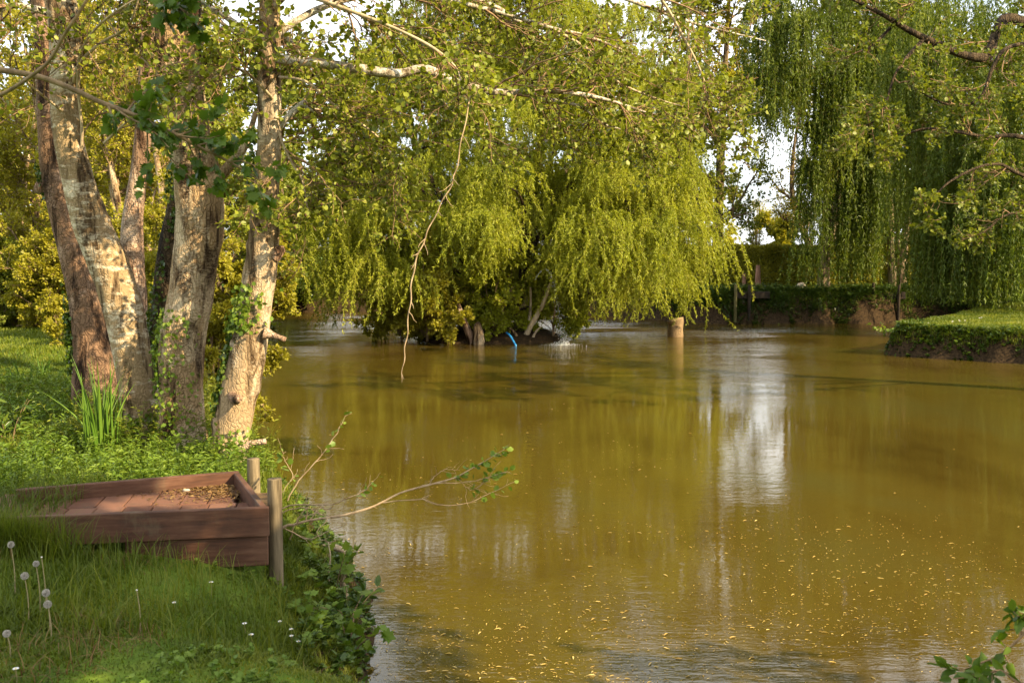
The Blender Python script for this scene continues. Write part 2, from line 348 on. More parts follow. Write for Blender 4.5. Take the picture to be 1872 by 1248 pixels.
def ground(P):
    P = np.atleast_2d(np.asarray(P, float))[:, :2]
    s = -sdist(P, PONDS); si = sdist(P, ISL)
    P3 = np.column_stack([P, np.zeros(len(P))])
    s = s + .07 * N1(P3, 3.2) + .04 * N2(P3, 8)
    near = np.clip(1 - np.hypot(P[:, 0] + 1.2, P[:, 1] - 6) / 5, 0, 1)
    wd = .34 + .75 * near
    q = np.clip((s + .05) / wd, 0, 1); prof = np.sin(q * PI / 2) ** np.where(near > .05, .85, .7)
    far = np.clip(np.hypot(P[:, 0], P[:, 1]) / 60 - 1, 0, 4)
    H = land_h(P) + .035 * N1(P3, 1.1) + .012 * N2(P3, 4) + far * .5
    z = np.where(s > -.05, H * prof, 0)
    z = np.where(s <= -.05, -.5 * np.clip((-s - .05) / 1.0, 0, 1) - .0, z)
    qi = np.clip((si + .2) / 1.0, 0, 1); zi = .34 * np.sin(qi * PI / 2) + .05 * N2(P3, 5) * qi
    z = np.where(si > -.2, np.maximum(z, zi - .03), z)
    return z
def gz(x, y): return float(ground([(x, y)])[0])
ths = np.concatenate([np.radians(np.arange(-38, 38, .22)), np.radians(np.arange(38, 322, 3.0))])
rad = np.concatenate([[.05, .6, 1.2, 2.0], np.geomspace(2.6, 60, 430), np.geomspace(66, 900, 26)])
TH, RD = np.meshgrid(ths, rad); X = RD * np.sin(TH); Y = RD * np.cos(TH)
GP = np.column_stack([X.ravel(), Y.ravel()]); GZ = ground(GP)
na, nr = len(ths), len(rad)
ii = np.arange(nr - 1)[:, None] * na + np.arange(na)[None]; jj = np.arange(nr - 1)[:, None] * na + ((np.arange(na) + 1) % na)[None]
def groundmat():
    m, t, o = newmat('turf_and_soil')
    g = t.nodes.new('ShaderNodeNewGeometry'); sx = t.nodes.new('ShaderNodeSeparateXYZ'); t.links.new(g.outputs['True Normal'], sx.inputs[0])
    n = noise(t, 3, (1, 1, 1), 8, .7, 'World'); n2 = noise(t, 22, (1, 1, 1), 6, .7, 'World')
    turf = ramp(t, [(.035, .07, .008), (.09, .14, .014), (.17, .20, .03)], [.3, .5, .75], n)
    soil = ramp(t, [(.010, .007, .004), (.045, .028, .013), (.10, .065, .03)], [.35, .55, .8], n2)
    f = ramp(t, [(0, 0, 0), (1, 1, 1)], [.72, .86], mathn(t, 'ADD', sx.outputs['Z'], mathn(t, 'MULTIPLY', mathn(t, 'SUBTRACT', n2, .5), .25)))
    vd = t.nodes.new('ShaderNodeVectorMath'); vd.operation = 'DISTANCE'; t.links.new(g.outputs['Position'], vd.inputs[0]); vd.inputs[1].default_value = (-.6, 29, .2)
    isl = ramp(t, [(0, 0, 0), (1, 1, 1)], [.28, .34], mathn(t, 'MULTIPLY', vd.outputs['Value'], .1)); f = mathn(t, 'MULTIPLY', f, isl)
    princ(t, o, mix(t, soil, turf, f), .95, .1, n2, .7, .03); return m
M['ground'] = groundmat()
g = mk('ground', np.column_stack([GP, GZ]), [np.stack([ii, ii + na, jj + na, jj], -1).reshape(-1, 4)], M['ground'], base=(0, 0, 0)); tag(g, kind='structure')

# water
def watermat():
    m, t, o = newmat('pond_water')
    n1 = noise(t, 7.0, (.6, 1.4, 1), 3, .5, 'World', .4); n2 = noise(t, 24, (.5, 1.5, 1), 2, .5, 'World'); n3 = noise(t, 1.1, (1, 1, 1), 3, .5, 'World')
    patch = noise(t, .16, (1, 1.7, 1), 3, .5, 'World')
    calm = ramp(t, [(.25, .25, .25), (1, 1, 1)], [.42, .60], patch)
    g = t.nodes.new('ShaderNodeNewGeometry'); sx = t.nodes.new('ShaderNodeSeparateXYZ'); t.links.new(g.outputs['Position'], sx.inputs[0])
    mr = t.nodes.new('ShaderNodeMapRange'); t.links.new(sx.outputs['Y'], mr.inputs[0])
    for i_, v_ in ((1, 15), (2, 33), (3, .8), (4, 5.0)): mr.inputs[i_].default_value = v_ * (1.8 if i_ == 4 else 1)
    # rings spreading from where the jet lands
    vd = t.nodes.new('ShaderNodeVectorMath'); vd.operation = 'DISTANCE'; t.links.new(g.outputs['Position'], vd.inputs[0]); vd.inputs[1].default_value = (1.35, 26.5, 0)
    ring = mathn(t, 'DIVIDE', mathn(t, 'SINE', mathn(t, 'MULTIPLY', vd.outputs['Value'], 26)), mathn(t, 'ADD', 1.0, mathn(t, 'MULTIPLY', vd.outputs['Value'], .9)))
    hgt = mathn(t, 'MULTIPLY', mathn(t, 'ADD', mathn(t, 'ADD', n1, mathn(t, 'MULTIPLY', n2, .42)), mathn(t, 'MULTIPLY', n3, 2.0)), calm)
    hgt = mathn(t, 'ADD', mathn(t, 'MULTIPLY', hgt, mr.outputs[0]), mathn(t, 'MULTIPLY', ring, .35))
    col = ramp(t, [(.040, .025, .0035), (.062, .043, .006), (.058, .048, .010)], [.3, .5, .75], noise(t, .5, (1, .6, 1), 4, .6, 'World'))
    df = t.nodes.new('ShaderNodeBsdfDiffuse'); t.links.new(col, df.inputs[0]); gl = t.nodes.new('ShaderNodeBsdfGlossy'); gl.inputs['Roughness'].default_value = .012; gl.inputs[0].default_value = (.97, .95, .90, 1)
    b = t.nodes.new('ShaderNodeBump'); b.inputs['Strength'].default_value = .36; b.inputs['Distance'].default_value = .009; t.links.new(hgt, b.inputs['Height']); t.links.new(b.outputs[0], gl.inputs['Normal'])
    fr = t.nodes.new('ShaderNodeFresnel'); fr.inputs[0].default_value = 1.40
    ms = t.nodes.new('ShaderNodeMixShader'); t.links.new(fr.outputs[0], ms.inputs[0]); t.links.new(df.outputs[0], ms.inputs[1]); t.links.new(gl.outputs[0], ms.inputs[2]); t.links.new(ms.outputs[0], o.inputs[0])
    return m
M['water'] = watermat()
wx = np.linspace(-26, 26, 2); wy = np.linspace(2.2, 47, 2)
wv = np.array([(-26, 2.2, 0), (26, 2.2, 0), (26, 47, 0), (-26, 47, 0)])
wt = mk('water', wv, [np.array([(0, 1, 2, 3)])], M['water'], base=(0, 0, 0)); tag(wt, kind='structure')

# ------------------------------------------------------------------ trees: generic
def stack(paths, k=12):
    A = [smooth(p, r, k) for p, r in paths]
    return np.stack([a for a, _ in A]), np.stack([b for _, b in A])
def broadleaf(name, label, cat, base, h, cr, mat, bark, nl=14, per=(7, 7), lp=30, ls=.09, r0=.14, stems=1, lean=.15, group=None, tpl=RH, width=.75, low=.25, up=.25, scat=.10, seg=10, upn=.8):
    base = np.array([base[0], base[1], gz(base[0], base[1]) if len(base) < 3 else base[2]])
    root = thing(name, label, cat, base, group)
    tr = []; limbs = []; 
    for s in range(stems):
        a = U(0, 6.28); dx = np.array([math.cos(a), math.sin(a), 0]) * lean * h * (1 if stems > 1 else .5)
        b = base + (np.array([math.cos(a), math.sin(a), 0]) * r0 * 1.2 if stems > 1 else 0)
        P = np.array([b - (0, 0, .15), b + (0, 0, h * .12) + dx * .1, b + (0, 0, h * .45) + dx * .5 + rng.normal(size=3) * .04 * h * np.array([1, 1, 0]), b + (0, 0, h * .98) + dx])
        R = np.array([r0 * 1.35, r0, r0 * .65, r0 * .12]); tr.append((P, R))
        V, Fl = trunk_mesh(P, R, seg, .25 if h > 4 else .1, .06, seed=int(U(0, 50))); mk('trunk', V, Fl, bark, root)
    tp, trr = stack(tr, 12)
    L1, R1 = spawn(tp, trr, max(3, nl // stems), cr * .6, cr * 1.15, k=8, t0=low, t1=.97, ang=1.15, up=up, wob=.16, rr=.55, rmin=.012, taperlen=.45)
    b = MB(); V, Fl = tubes(L1, R1, 5); b.add(V, Fl); b.build('branches', bark, root)
    L2, R2 = spawn(L1, R1, per[0], cr * .22, cr * .5, k=6, t0=.2, ang=.9, up=.12, wob=.22, rr=.55, rmin=.006)
    L2b, R2b = spawn(tp[:, 6:], trr[:, 6:], per[0], cr * .2, cr * .4, k=6, t0=.3, ang=.8, up=.2, wob=.2, rr=.4, rmin=.006)
    L2 = np.concatenate([L2, L2b]); R2 = np.concatenate([R2, R2b])
    L3, R3 = spawn(L2, R2, per[1], cr * .08, cr * .24, k=5, t0=.1, ang=.9, up=0, wob=.25, rr=.5, rmin=.004)
    b = MB()
    for l, r in ((L2, R2), (L3, R3)):
        V, Fl = tubes(l, r, 3); b.add(V, Fl)
    b.build('twigs', M['twig'], root)
    c = MB(); leaf_on(c, L3, lp, ls, tpl, width, off=scat * .4, spread=1.2, upn=upn); 
    c.R = [r for r in c.R]
    if scat: c.V = [v for v in c.V]
    c.build('crown', mat, root)
    return root

# ------------------------------------------------------------------ willows
def strands(mb, sb, cen, rad_, n, L, lp, ls, width=.24, flat=.6, sway=.15, zmin=.08, k=7, outr=.35, cx=None, cy=None, stw=.5, clump=0, lr=.6):
    """weeping strands from the dome of each lobe. cen (m,3), rad_ (m,), L (m,) ; returns nothing"""
    m = len(cen); idx = np.repeat(np.arange(m), n); N = len(idx)
    ph = U(0, 6.283, N); rr = np.sqrt(U(0, 1, N)); R = rad_[idx] * rr
    if clump:      # strands gather in locks
        ph = ph + clump * np.sin(ph * 7 + idx); R = R * (1 + .15 * np.sin(ph * 5 + idx))
    o = np.stack([np.cos(ph), np.sin(ph), np.zeros(N)], 1)
    s = cen[idx] + o * R[:, None]; s[:, 2] += np.sqrt(np.maximum(rad_[idx] ** 2 - R ** 2, 0)) * flat * U(.4, 1, N)
    Ls = L[idx] * U(.2, 1.3, N); Ls = np.minimum(Ls, np.maximum(s[:, 2] - zmin - U(0, .35, N), .25))
    t = np.linspace(0, 1, k)
    sw = rng.normal(size=(N, 2)) * sway
    f = (1 - np.exp(-3.2 * t))
    P = s[:, None] + o[:, None] * (outr * Ls)[:, None, None] * f[None, :, None] * rr[:, None, None]
    P[..., 2] -= Ls[:, None] * (t ** 1.35)[None]
    P[..., 2] += (.12 * Ls)[:, None] * np.sin(np.pi * np.minimum(t * 2, 1))[None] * rr[:, None]
    P[..., :2] += sw[:, None] * (t ** 2)[None, :, None] * Ls[:, None, None]
    if sb is not None:
        q = rng.uniform(size=N) < stw
        V, Fl = tubes(P[q], np.full((q.sum(), k), .0035) * np.linspace(1.3, .6, k), 3); sb.add(V, Fl)
    nlv = np.maximum((Ls * lp).astype(int), 4); ix = np.repeat(np.arange(N), nlv); Mx = len(ix)
    x = U(.06, 1, Mx) * (k - 1) * .9999; i = x.astype(int); fr = (x - i)[:, None]
    p = P[ix, i] * (1 - fr) + P[ix, i + 1] * fr; T = nrm(P[ix, i + 1] - P[ix, i])
    d = nrm(T * .9 + rng.normal(size=(Mx, 3)) * lr + np.array([0, 0, -.35]))
    nn = rng.normal(size=(Mx, 3)) + np.array([.3, -.2, .35])
    p = p + rng.normal(size=p.shape) * .012
    leaves(mb, p, d, nn, ls * U(.6, 1.25, Mx), RH, width, np.clip(np.repeat(U(0, 1, m)[idx] * .5 + U(0, .25, N), nlv) + U(0, .3, Mx), 0, 1))
def limbs_to(root, nodes, targets, r0, bark, droop=.0, name='branch', n=14, seg=7):
    """one child per limb, from the nearest lower trunk node up and out to a lobe"""
    for tgt in targets:
        dz = nodes[:, 2]; ok = nodes[dz < max(tgt[2] - .2, nodes[:, 2].min() + .3)]
        if len(ok) == 0: ok = nodes[:1]
        dd = np.linalg.norm((ok - tgt)[:, :2], axis=1) + 1.2 * np.abs((tgt[2] - ok[:, 2]) - .45 * np.linalg.norm((ok - tgt)[:, :2], axis=1)); s = ok[np.argmin(dd)]
        v = tgt - s; ln = np.linalg.norm(v); side = rng.normal(size=3) * .09 * ln
        P = np.array([s, s + v * .3 + (0, 0, .10 * ln) + side * .6, s + v * .65 + (0, 0, .12 * ln) + side, tgt])
        rr = min(r0, .018 + .012 * ln); Q, R = smooth(P, [rr, rr * .75, rr * .5, rr * .22], n)
        V, Fl = tubes(Q[None], R[None], seg); mk(name, V, Fl, bark, root)
# ------------------------------------------------------------------ island willow
def island_willow():
    base = at(892, 616, 28.3); base[2] = .15
    root = thing('weeping_willow', 'broad weeping willow with bright yellow-green hanging leaves on the small island', 'willow tree', base)
    tp = [([(886, 622, 28.4), (902, 600, 28.4), (938, 560, 28.5), (958, 500, 28.6), (962, 440, 28.7), (968, 370, 28.8), (984, 300, 28.9), (990, 240, 29), (985, 150, 29), (975, 60, 29), (965, -30, 29)], [.24, .20, .17, .155, .15, .14, .13, .11, .09, .06, .03]),
          ([(958, 500, 28.6), (975, 420, 28.4), (1015, 360, 28.2), (1062, 320, 28.1), (1070, 230, 28), (1090, 120, 28)], [.10, .10, .09, .08, .06, .03]),
          ([(925, 575, 28.5), (905, 500, 28.8), (850, 420, 29), (800, 350, 29.2), (760, 260, 29.3), (745, 160, 29.3)], [.10, .10, .09, .08, .06, .03]),
          ([(962, 440, 28.7), (1050, 425, 27.8), (1120, 430, 27.2), (1200, 400, 26.9), (1255, 410, 26.8)], [.09, .08, .065, .05, .03])]
    nodes = []
    for i, (p, r) in enumerate(tp):
        P = path(p); V, Fl = trunk_mesh(P, np.array(r), 14, .12, .10, seed=60 + i); mk('trunk' if i == 0 else 'limb', V, Fl, M['bark_dark'], root)
        nodes.append(smooth(P, r, 14)[0])
    nodes = np.vstack(nodes)
    cen, rd, L = [], [], []
    for i in range(270):
        z = U(1.7, 11.0) if i > 60 else U(1.3, 4.5)
        wz = np.interp(z, [1, 3, 5, 7, 9, 10.6], [5.5, 5.7, 5.5, 5.1, 4.3, 2.6]); a = U(0, 2 * PI)
        f = U(.5, .97) if U() > .25 else U(.1, .6)
        x = math.cos(a) * wz * f; y = math.sin(a) * wz * .8 * f
        if z < 3 and abs(x) < 2.2 and y < 0: z += .7
        qx = (x - .05) / (29 + y) * F + CX; qy = 470 - (z - CAMZ) / (29 + y) * F
        if y < -1.5 and 950 < qx < 1040 and 270 < qy < 390: y = -.8
        cen.append((x - .05, 29.0 + y, z)); r = U(.4, 1.0); rd.append(r); L.append(U(.35, 1.1) if z > 2.5 else U(.6, 1.5))
    for (px, py, d, r, l) in [(1240, 415, 26.6, 1.0, 2.2), (1215, 430, 26.2, .9, 2.0), (1268, 440, 27.4, .5, 2.0), (1150, 440, 25.9, .9, 1.7), (1090, 440, 26, .8, 1.5), (1060, 505, 25.6, .5, 1.0), (1180, 490, 25.8, .7, 1.2),
                              (560, 430, 27, 1.0, 2.3), (640, 470, 26.6, .9, 1.7), (530, 400, 28, .9, 2.4), (700, 420, 26.2, .9, 1.7), (1230, 290, 27.5, .8, 1.6), (1180, 230, 27.3, .9, 1.8), (1240, 340, 27, .7, 1.3), (600, 380, 27, 1.0, 2.0),
                              (900, 330, 25.6, .6, 1.2), (1000, 170, 26, .7, 1.0), (850, 420, 25.8, .8, 1.5), (1120, 330, 25.9, .8, 1.6), (780, 330, 26, .9, 1.6), (900, 215, 26.5, .9, 1.6), (1090, 215, 26.4, .9, 1.8), (880, 470, 26.3, .55, 1.0)]:
        cen.append(at(px, py, d)); rd.append(r); L.append(l)
    cen, rd, L = np.array(cen), np.array(rd), np.array(L); L[270:] *= .75
    limbs_to(root, nodes, [c for c in cen[::3]][:70], .07, M['bark_dark'])
    mb, sb = MB(), MB()
    strands(mb, sb, cen, rd, 66, L, 84, .082, .27, k=7, flat=1.0, lr=.75, clump=.35, stw=.5, sway=.26, outr=.55)
    mb.build('crown', M['willow'], root); sb.build('hanging_twigs', M['strand'], root)
island_willow()

# ------------------------------------------------------------------ willows on the far bank
def tall_willow(label, cat, base, tr, lobes, n, lp, ls, mat, bark='bark_far', width=.25, group=None, zmin=1.2, sway=.06, outr=.12, nl=26, k=8):
    root = thing('weeping_willow', label, cat, base, group); nodes = []
    for i, (P, r) in enumerate(tr):
        V, Fl = trunk_mesh(np.array(P), np.array(r), 14, .15, .06, seed=80 + i); mk('trunk' if i == 0 else 'limb', V, Fl, M[bark], root)
        nodes.append(smooth(P, r, 14)[0])
    nodes = np.vstack(nodes); cen = np.array([l[:3] for l in lobes]); rd = np.array([l[3] for l in lobes]); L = np.array([l[4] for l in lobes])
    limbs_to(root, nodes[nodes[:, 2] > 2.2], list(cen[:nl]), .07, M[bark])
    mb, sb = MB(), MB(); strands(mb, sb, cen, rd, n, L, lp, ls, width, k=k, sway=sway, outr=outr, zmin=zmin, stw=.3, clump=.3)
    mb.build('crown', mat, root); sb.build('hanging_twigs', M['strand'], root); return root
def lobe(px, py, d, r, l): return (*at(px, py, d), r, l)
b = at(1503, 531, 37.5); b[2] = gz(b[0], b[1])
lb = [lobe(1425, 60, 36, .8, 3.0), lobe(1400, 130, 35.8, .6, 2.0), lobe(1410, 20, 36.5, .8, 3.6), lobe(1440, 120, 36.4, .55, 3.0), lobe(1500, 40, 36.6, 1.0, 3.4), lobe(1520, 130, 37, .8, 3.6), lobe(1496, 230, 36.6, .35, 2.6), lobe(1515, 190, 36.8, .4, 2.4), lobe(1483, 300, 36.4, .26, 4.2),
      lobe(1549, 220, 37, .5, 5.0), lobe(1560, 120, 36.5, .8, 4.5), lobe(1530, -60, 37, 1.4, 3.0), lobe(1430, -60, 37, 1.2, 3.0), lobe(1480, -120, 37.5, 1.5, 3.0), lobe(1590, -30, 37.5, 1.2, 3.5), lobe(1560, 260, 37.6, .45, 4.2), lobe(1575, 330, 37.2, .35, 3.4), lobe(1460, 40, 35.6, .7, 2.6)]
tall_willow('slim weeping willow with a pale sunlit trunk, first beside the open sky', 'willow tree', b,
    [(np.vstack([b - (0, 0, .2), path([(1506, 500, 37.5), (1509, 440, 37.5), (1514, 360, 37.5), (1512, 280, 37.5), (1520, 180, 37.5), (1520, 60, 37.5), (1510, -60, 37.5)])]), [.26, .20, .17, .15, .13, .11, .09, .05])], lb, 78, 30, .15, M['willow_shaded'])
b = at(1650, 530, 38); b[2] = gz(b[0], b[1])
lb = [lobe(1600, 100, 38, 1.2, 4.5), lobe(1640, 40, 37.5, 1.3, 4.0), lobe(1690, 110, 38, 1.3, 4.5), lobe(1600, 230, 37, .7, 4.6), lobe(1618, 250, 36.8, .4, 3.0), lobe(1665, 200, 37.6, .6, 2.8), lobe(1700, 220, 38.4, 1.0, 4.2), lobe(1590, 300, 38.6, .5, 4.3), lobe(1560, 380, 38.8, .4, 2.8), lobe(1640, -60, 38, 1.8, 3.5),
      lobe(1720, -20, 38, 1.6, 4.0), lobe(1560, -50, 39, 1.4, 4.0), lobe(1620, 180, 40, 1.2, 4.5), lobe(1680, 300, 40.0, .9, 3.6)]
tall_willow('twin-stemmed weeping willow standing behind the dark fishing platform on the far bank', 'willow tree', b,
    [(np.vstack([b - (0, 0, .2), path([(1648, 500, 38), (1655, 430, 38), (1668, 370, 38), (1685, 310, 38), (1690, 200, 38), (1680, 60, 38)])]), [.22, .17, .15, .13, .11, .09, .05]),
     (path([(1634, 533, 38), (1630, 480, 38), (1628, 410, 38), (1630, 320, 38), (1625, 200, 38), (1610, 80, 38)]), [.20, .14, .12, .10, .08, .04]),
     (path([(1641, 533, 38.3), (1640, 470, 38.3), (1642, 400, 38.4), (1650, 300, 38.5)]), [.12, .10, .08, .05])], lb, 78, 30, .15, M['willow_shaded'])
b = np.array((17.2, 31.2, 0)); b[2] = gz(b[0], b[1])
lb = []
for (px, py, d, r, l) in [(1725, 250, 30.5, .8, 4.2), (1700, 330, 30.6, .5, 3.6), (1760, 300, 29.6, .8, 4.0), (1740, 390, 29.9, .45, 2.7), (1790, 340, 29.0, .6, 3.3), (1830, 280, 28.6, .9, 4.4), (1860, 380, 28.4, .6, 2.8), (1800, 420, 29.2, .5, 2.3), (1850, 180, 29, 1.0, 4.8),
                          (1780, 150, 29.8, 1.1, 4.0), (1710, 120, 30.5, 1.0, 4.5), (1680, 40, 30.8, 1.1, 4.0), (1760, 30, 30.5, 1.3, 4.0), (1850, 50, 30, 1.4, 4.5), (1900, 300, 28.5, 1.0, 4.4), (1930, 150, 29, 1.4, 5), (1960, 400, 28.5, .9, 3), (1710, 430, 30.4, .4, 2.2), (1820, 350, 31.5, .8, 3.4), (1750, 230, 32.5, .9, 4.5), (1880, 240, 32, 1.0, 4.5), (1690, 200, 32, .9, 4.2), (1650, 130, 31.6, .8, 3.0), (1860, 440, 30.5, .5, 1.9), (1725, 340, 31.5, .6, 3.4)]:
    lb.append(lobe(px, py, d, r, l))
for i in range(0): a = U(0, 6.28); rr = U(1.5, 5.5); lb.append((b[0] + math.cos(a) * rr, b[1] + .5 + math.sin(a) * rr * .8, U(8, 12.5) - rr * .5, U(.9, 1.5), U(3, 5)))
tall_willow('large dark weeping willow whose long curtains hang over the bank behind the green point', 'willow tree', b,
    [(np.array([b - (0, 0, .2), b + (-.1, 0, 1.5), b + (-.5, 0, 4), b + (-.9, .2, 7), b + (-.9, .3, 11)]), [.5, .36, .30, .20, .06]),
     (np.array([b + (-.4, 0, 3.2), b + (-2, -.5, 5.2), b + (-3.6, -.8, 6.6), b + (-5.0, -.8, 7.6)]), [.2, .15, .1, .05])], lb, 66, 30, .14, M['willow_shaded'], zmin=.9, nl=36)

# ------------------------------------------------------------------ background trees
def bgt(px, d, h, cr, mat, label, stems=1, lp=34, ls=.13, nl=14, per=(7, 7), low=.2, bark='bark_far', **k):
    x = (px - CX) / F * d
    return broadleaf('tree', label, 'tree', (x, d), h, cr, M[mat], M[bark], nl=nl, per=per, lp=lp, ls=ls, r0=.014 * h + .02, stems=stems, low=low, **k)
t1 = bgt(1285, 43, 14, 4.6, 'green', 'dark green tree with loose airy branches rising behind the island willow', lp=18, ls=.12, nl=22, low=.25)
t6 = bgt(1308, 46, 16.5, 4.2, 'young', 'slim tall tree with a high airy yellow-green crown above the open sky', lp=22, ls=.12, nl=24, low=.60)
t5 = bgt(1512, 47, 16, 5.6, 'alder', 'tall airy tree whose high crown closes the sky above the gap', lp=15, ls=.12, nl=26, low=.55)
t2 = bgt(1488, 43.5, 9.5, 3.4, 'young', 'thin half-bare tree reaching its fine branches across the open sky', lp=9, ls=.10, nl=14, low=.35)
t3 = bgt(1432, 60, 3.4, 2.2, 'young', 'rounded green bush showing above the clipped hedge', lp=26, ls=.16, stems=3, low=.1)
t4 = bgt(1375, 62, 4.6, 2.0, 'young', 'bare brownish bush above the hedge beside the open sky', lp=2, ls=.10, stems=4, low=.1)
# woodland behind: a few individuals built once, then copied
GW = 'trees of the far wood'
protoA = bgt(640, 84, 13, 5.0, 'young', 'tall yellow-green tree of the far wood seen between the alder and the willow', lp=22, ls=.20, nl=18, low=.10); protoA['group'] = GW
protoB = bgt(820, 90, 14, 5.5, 'green', 'tall darker green tree of the far wood hidden mostly by the willow', lp=22, ls=.22, nl=18, low=.08); protoB['group'] = GW
k = 0
for (px, d, sc) in [(300, 56, 1.0), (120, 50, .9), (-60, 54, 1.1), (480, 70, 1.05), (560, 86, 1.1), (1000, 86, 1.3), (1160, 84, 1.2), (-300, 40, 1.0), (720, 96, 1.5), (910, 95, 1.5), (1080, 92, 1.4), (620, 100, 1.4), (1240, 90, 1.25), (1620, 54, .95), (1740, 50, .9), (1880, 56, 1.1), (2050, 44, 1.0), (1540, 66, .7)]:
    p = protoA if k % 2 == 0 else protoB; x = (px - CX) / F * d; k += 1
    r = copy_tree(p, (x, d, gz(x, d)), U(0, 6.28), sc); r['group'] = GW
    r['label'] = ('yellow-green' if p is protoA else 'dark green') + ' tall tree of the far wood, crown merging with its neighbours'
for o in (protoA, protoB): o['label'] = ('yellow-green' if o is protoA else 'dark green') + ' tall tree of the far wood, crown merging with its neighbours'
# the woodland edge behind the lawn, left
n1 = bgt(30, 22, 5.2, 2.3, 'young', 'many-stemmed yellow hazel at the edge of the lawn, nearest the picture edge', stems=6, lp=28, ls=.055, nl=24, low=.12, bark='bark_mid', per=(7, 7))
n2 = bgt(150, 21, 6.0, 2.4, 'young', 'many-stemmed green hazel behind the reddish ivy-foot trunk', stems=5, lp=30, ls=.056, nl=22, low=.12, bark='bark_mid')
n3 = bgt(275, 19, 5.6, 2.2, 'young', 'yellow-leaved thicket tree behind the slender pale trunk', stems=6, lp=28, ls=.052, nl=24, low=.10, bark='bark_mid')
n4 = bgt(-60, 26, 8.5, 3.2, 'young', 'taller yellow tree standing behind the hazels, at the picture edge', stems=2, lp=24, ls=.10, nl=22, low=.15)
n5 = bgt(200, 28, 9.5, 3.6, 'young', 'tall slim yellow-green tree behind the hazels', stems=2, lp=22, ls=.10, nl=24, low=.15)
n6 = bgt(400, 27, 8.5, 3.0, 'alder', 'tall olive tree between the thick central trunk and the ivy-clad trunk', stems=2, lp=22, ls=.10, nl=20, low=.12)
n7 = bgt(100, 36, 12, 4.2, 'alder', 'tall pale alder-like tree deep in the wood beyond the lawn', lp=22, ls=.14, nl=22, low=.12)
n8 = bgt(500, 42, 9, 3.2, 'green', 'dark tree hanging over the far water between trunk and willow', lp=24, ls=.14, nl=20, low=.06)
n9 = bgt(330, 44, 12, 4.2, 'young', 'yellow tree deep in the wood seen between the two thick trunks', lp=22, ls=.15, nl=22, low=.08)
# low bushes
def bush(px, d, h, cr, mat, label, ls=.06, lp=30, stems=6, per=(6, 7), nl=24, cat='bush', z=None):
    x = (px - CX) / F * d; pos = (x, d) if z is None else (x, d, z)
    return broadleaf('bush', label, cat, pos, h, cr, M[mat], M['twig'], nl=nl, per=per, lp=lp, ls=ls, r0=.018, stems=stems, lean=.22, low=.03, up=.1, seg=5)
bush(415, 12.6, 3.5, .72, 'young', 'tall bright yellow-green bush at the water edge between two trunks', ls=.042, lp=30, per=(7, 8))
bush(390, 12.2, 1.9, .6, 'young', 'small yellow-green bush at the foot of the taller bush by the water', ls=.042, lp=26, per=(6, 8))
bush(25, 19.8, 1.7, 1.3, 'alder', 'dark bramble bush edging the lawn under the hazel', ls=.052, lp=34)
bush(105, 19.2, 1.5, 1.2, 'young', 'green bramble bush edging the lawn beside the reddish trunk', ls=.05, lp=34)
bush(-60, 20.5, 2.3, 1.5, 'young', 'leafy bramble bush edging the lawn at the picture edge', ls=.052, lp=32)
bush(210, 16.5, 2.0, 1.1, 'young', 'green shrub filling the gap behind the leaning silver trunk', ls=.048, lp=32)
bush(300, 15.5, 2.2, 1.0, 'young', 'yellow shrub behind the thick central trunk', ls=.055, lp=26)
bush(340, 14.2, 1.5, .8, 'alder', 'low green shrub behind the foot of the central trunk', ls=.05, lp=24)
bush(530, 41.5, 2.2, 1.8, 'ivy', 'dark shrub overhanging the far water behind the willow fringe', ls=.12, lp=24, z=.5)
bush(690, 45.5, 1.6, 2.0, 'green', 'low dark shrub on the far bank behind the island', ls=.12, lp=24, z=.5)
bush(1130, 43.5, 1.6, 2.0, 'green', 'shrub on the far bank glimpsed under the willow', ls=.12, lp=24, z=.5)
bush(1700, 41.5, 3.2, 1.8, 'alder', 'leafy shrub behind the twin-stemmed willow', ls=.10, lp=24)
bush(1790, 40, 3.0, 1.8, 'green', 'leafy shrub behind the willow curtains', ls=.10, lp=24)
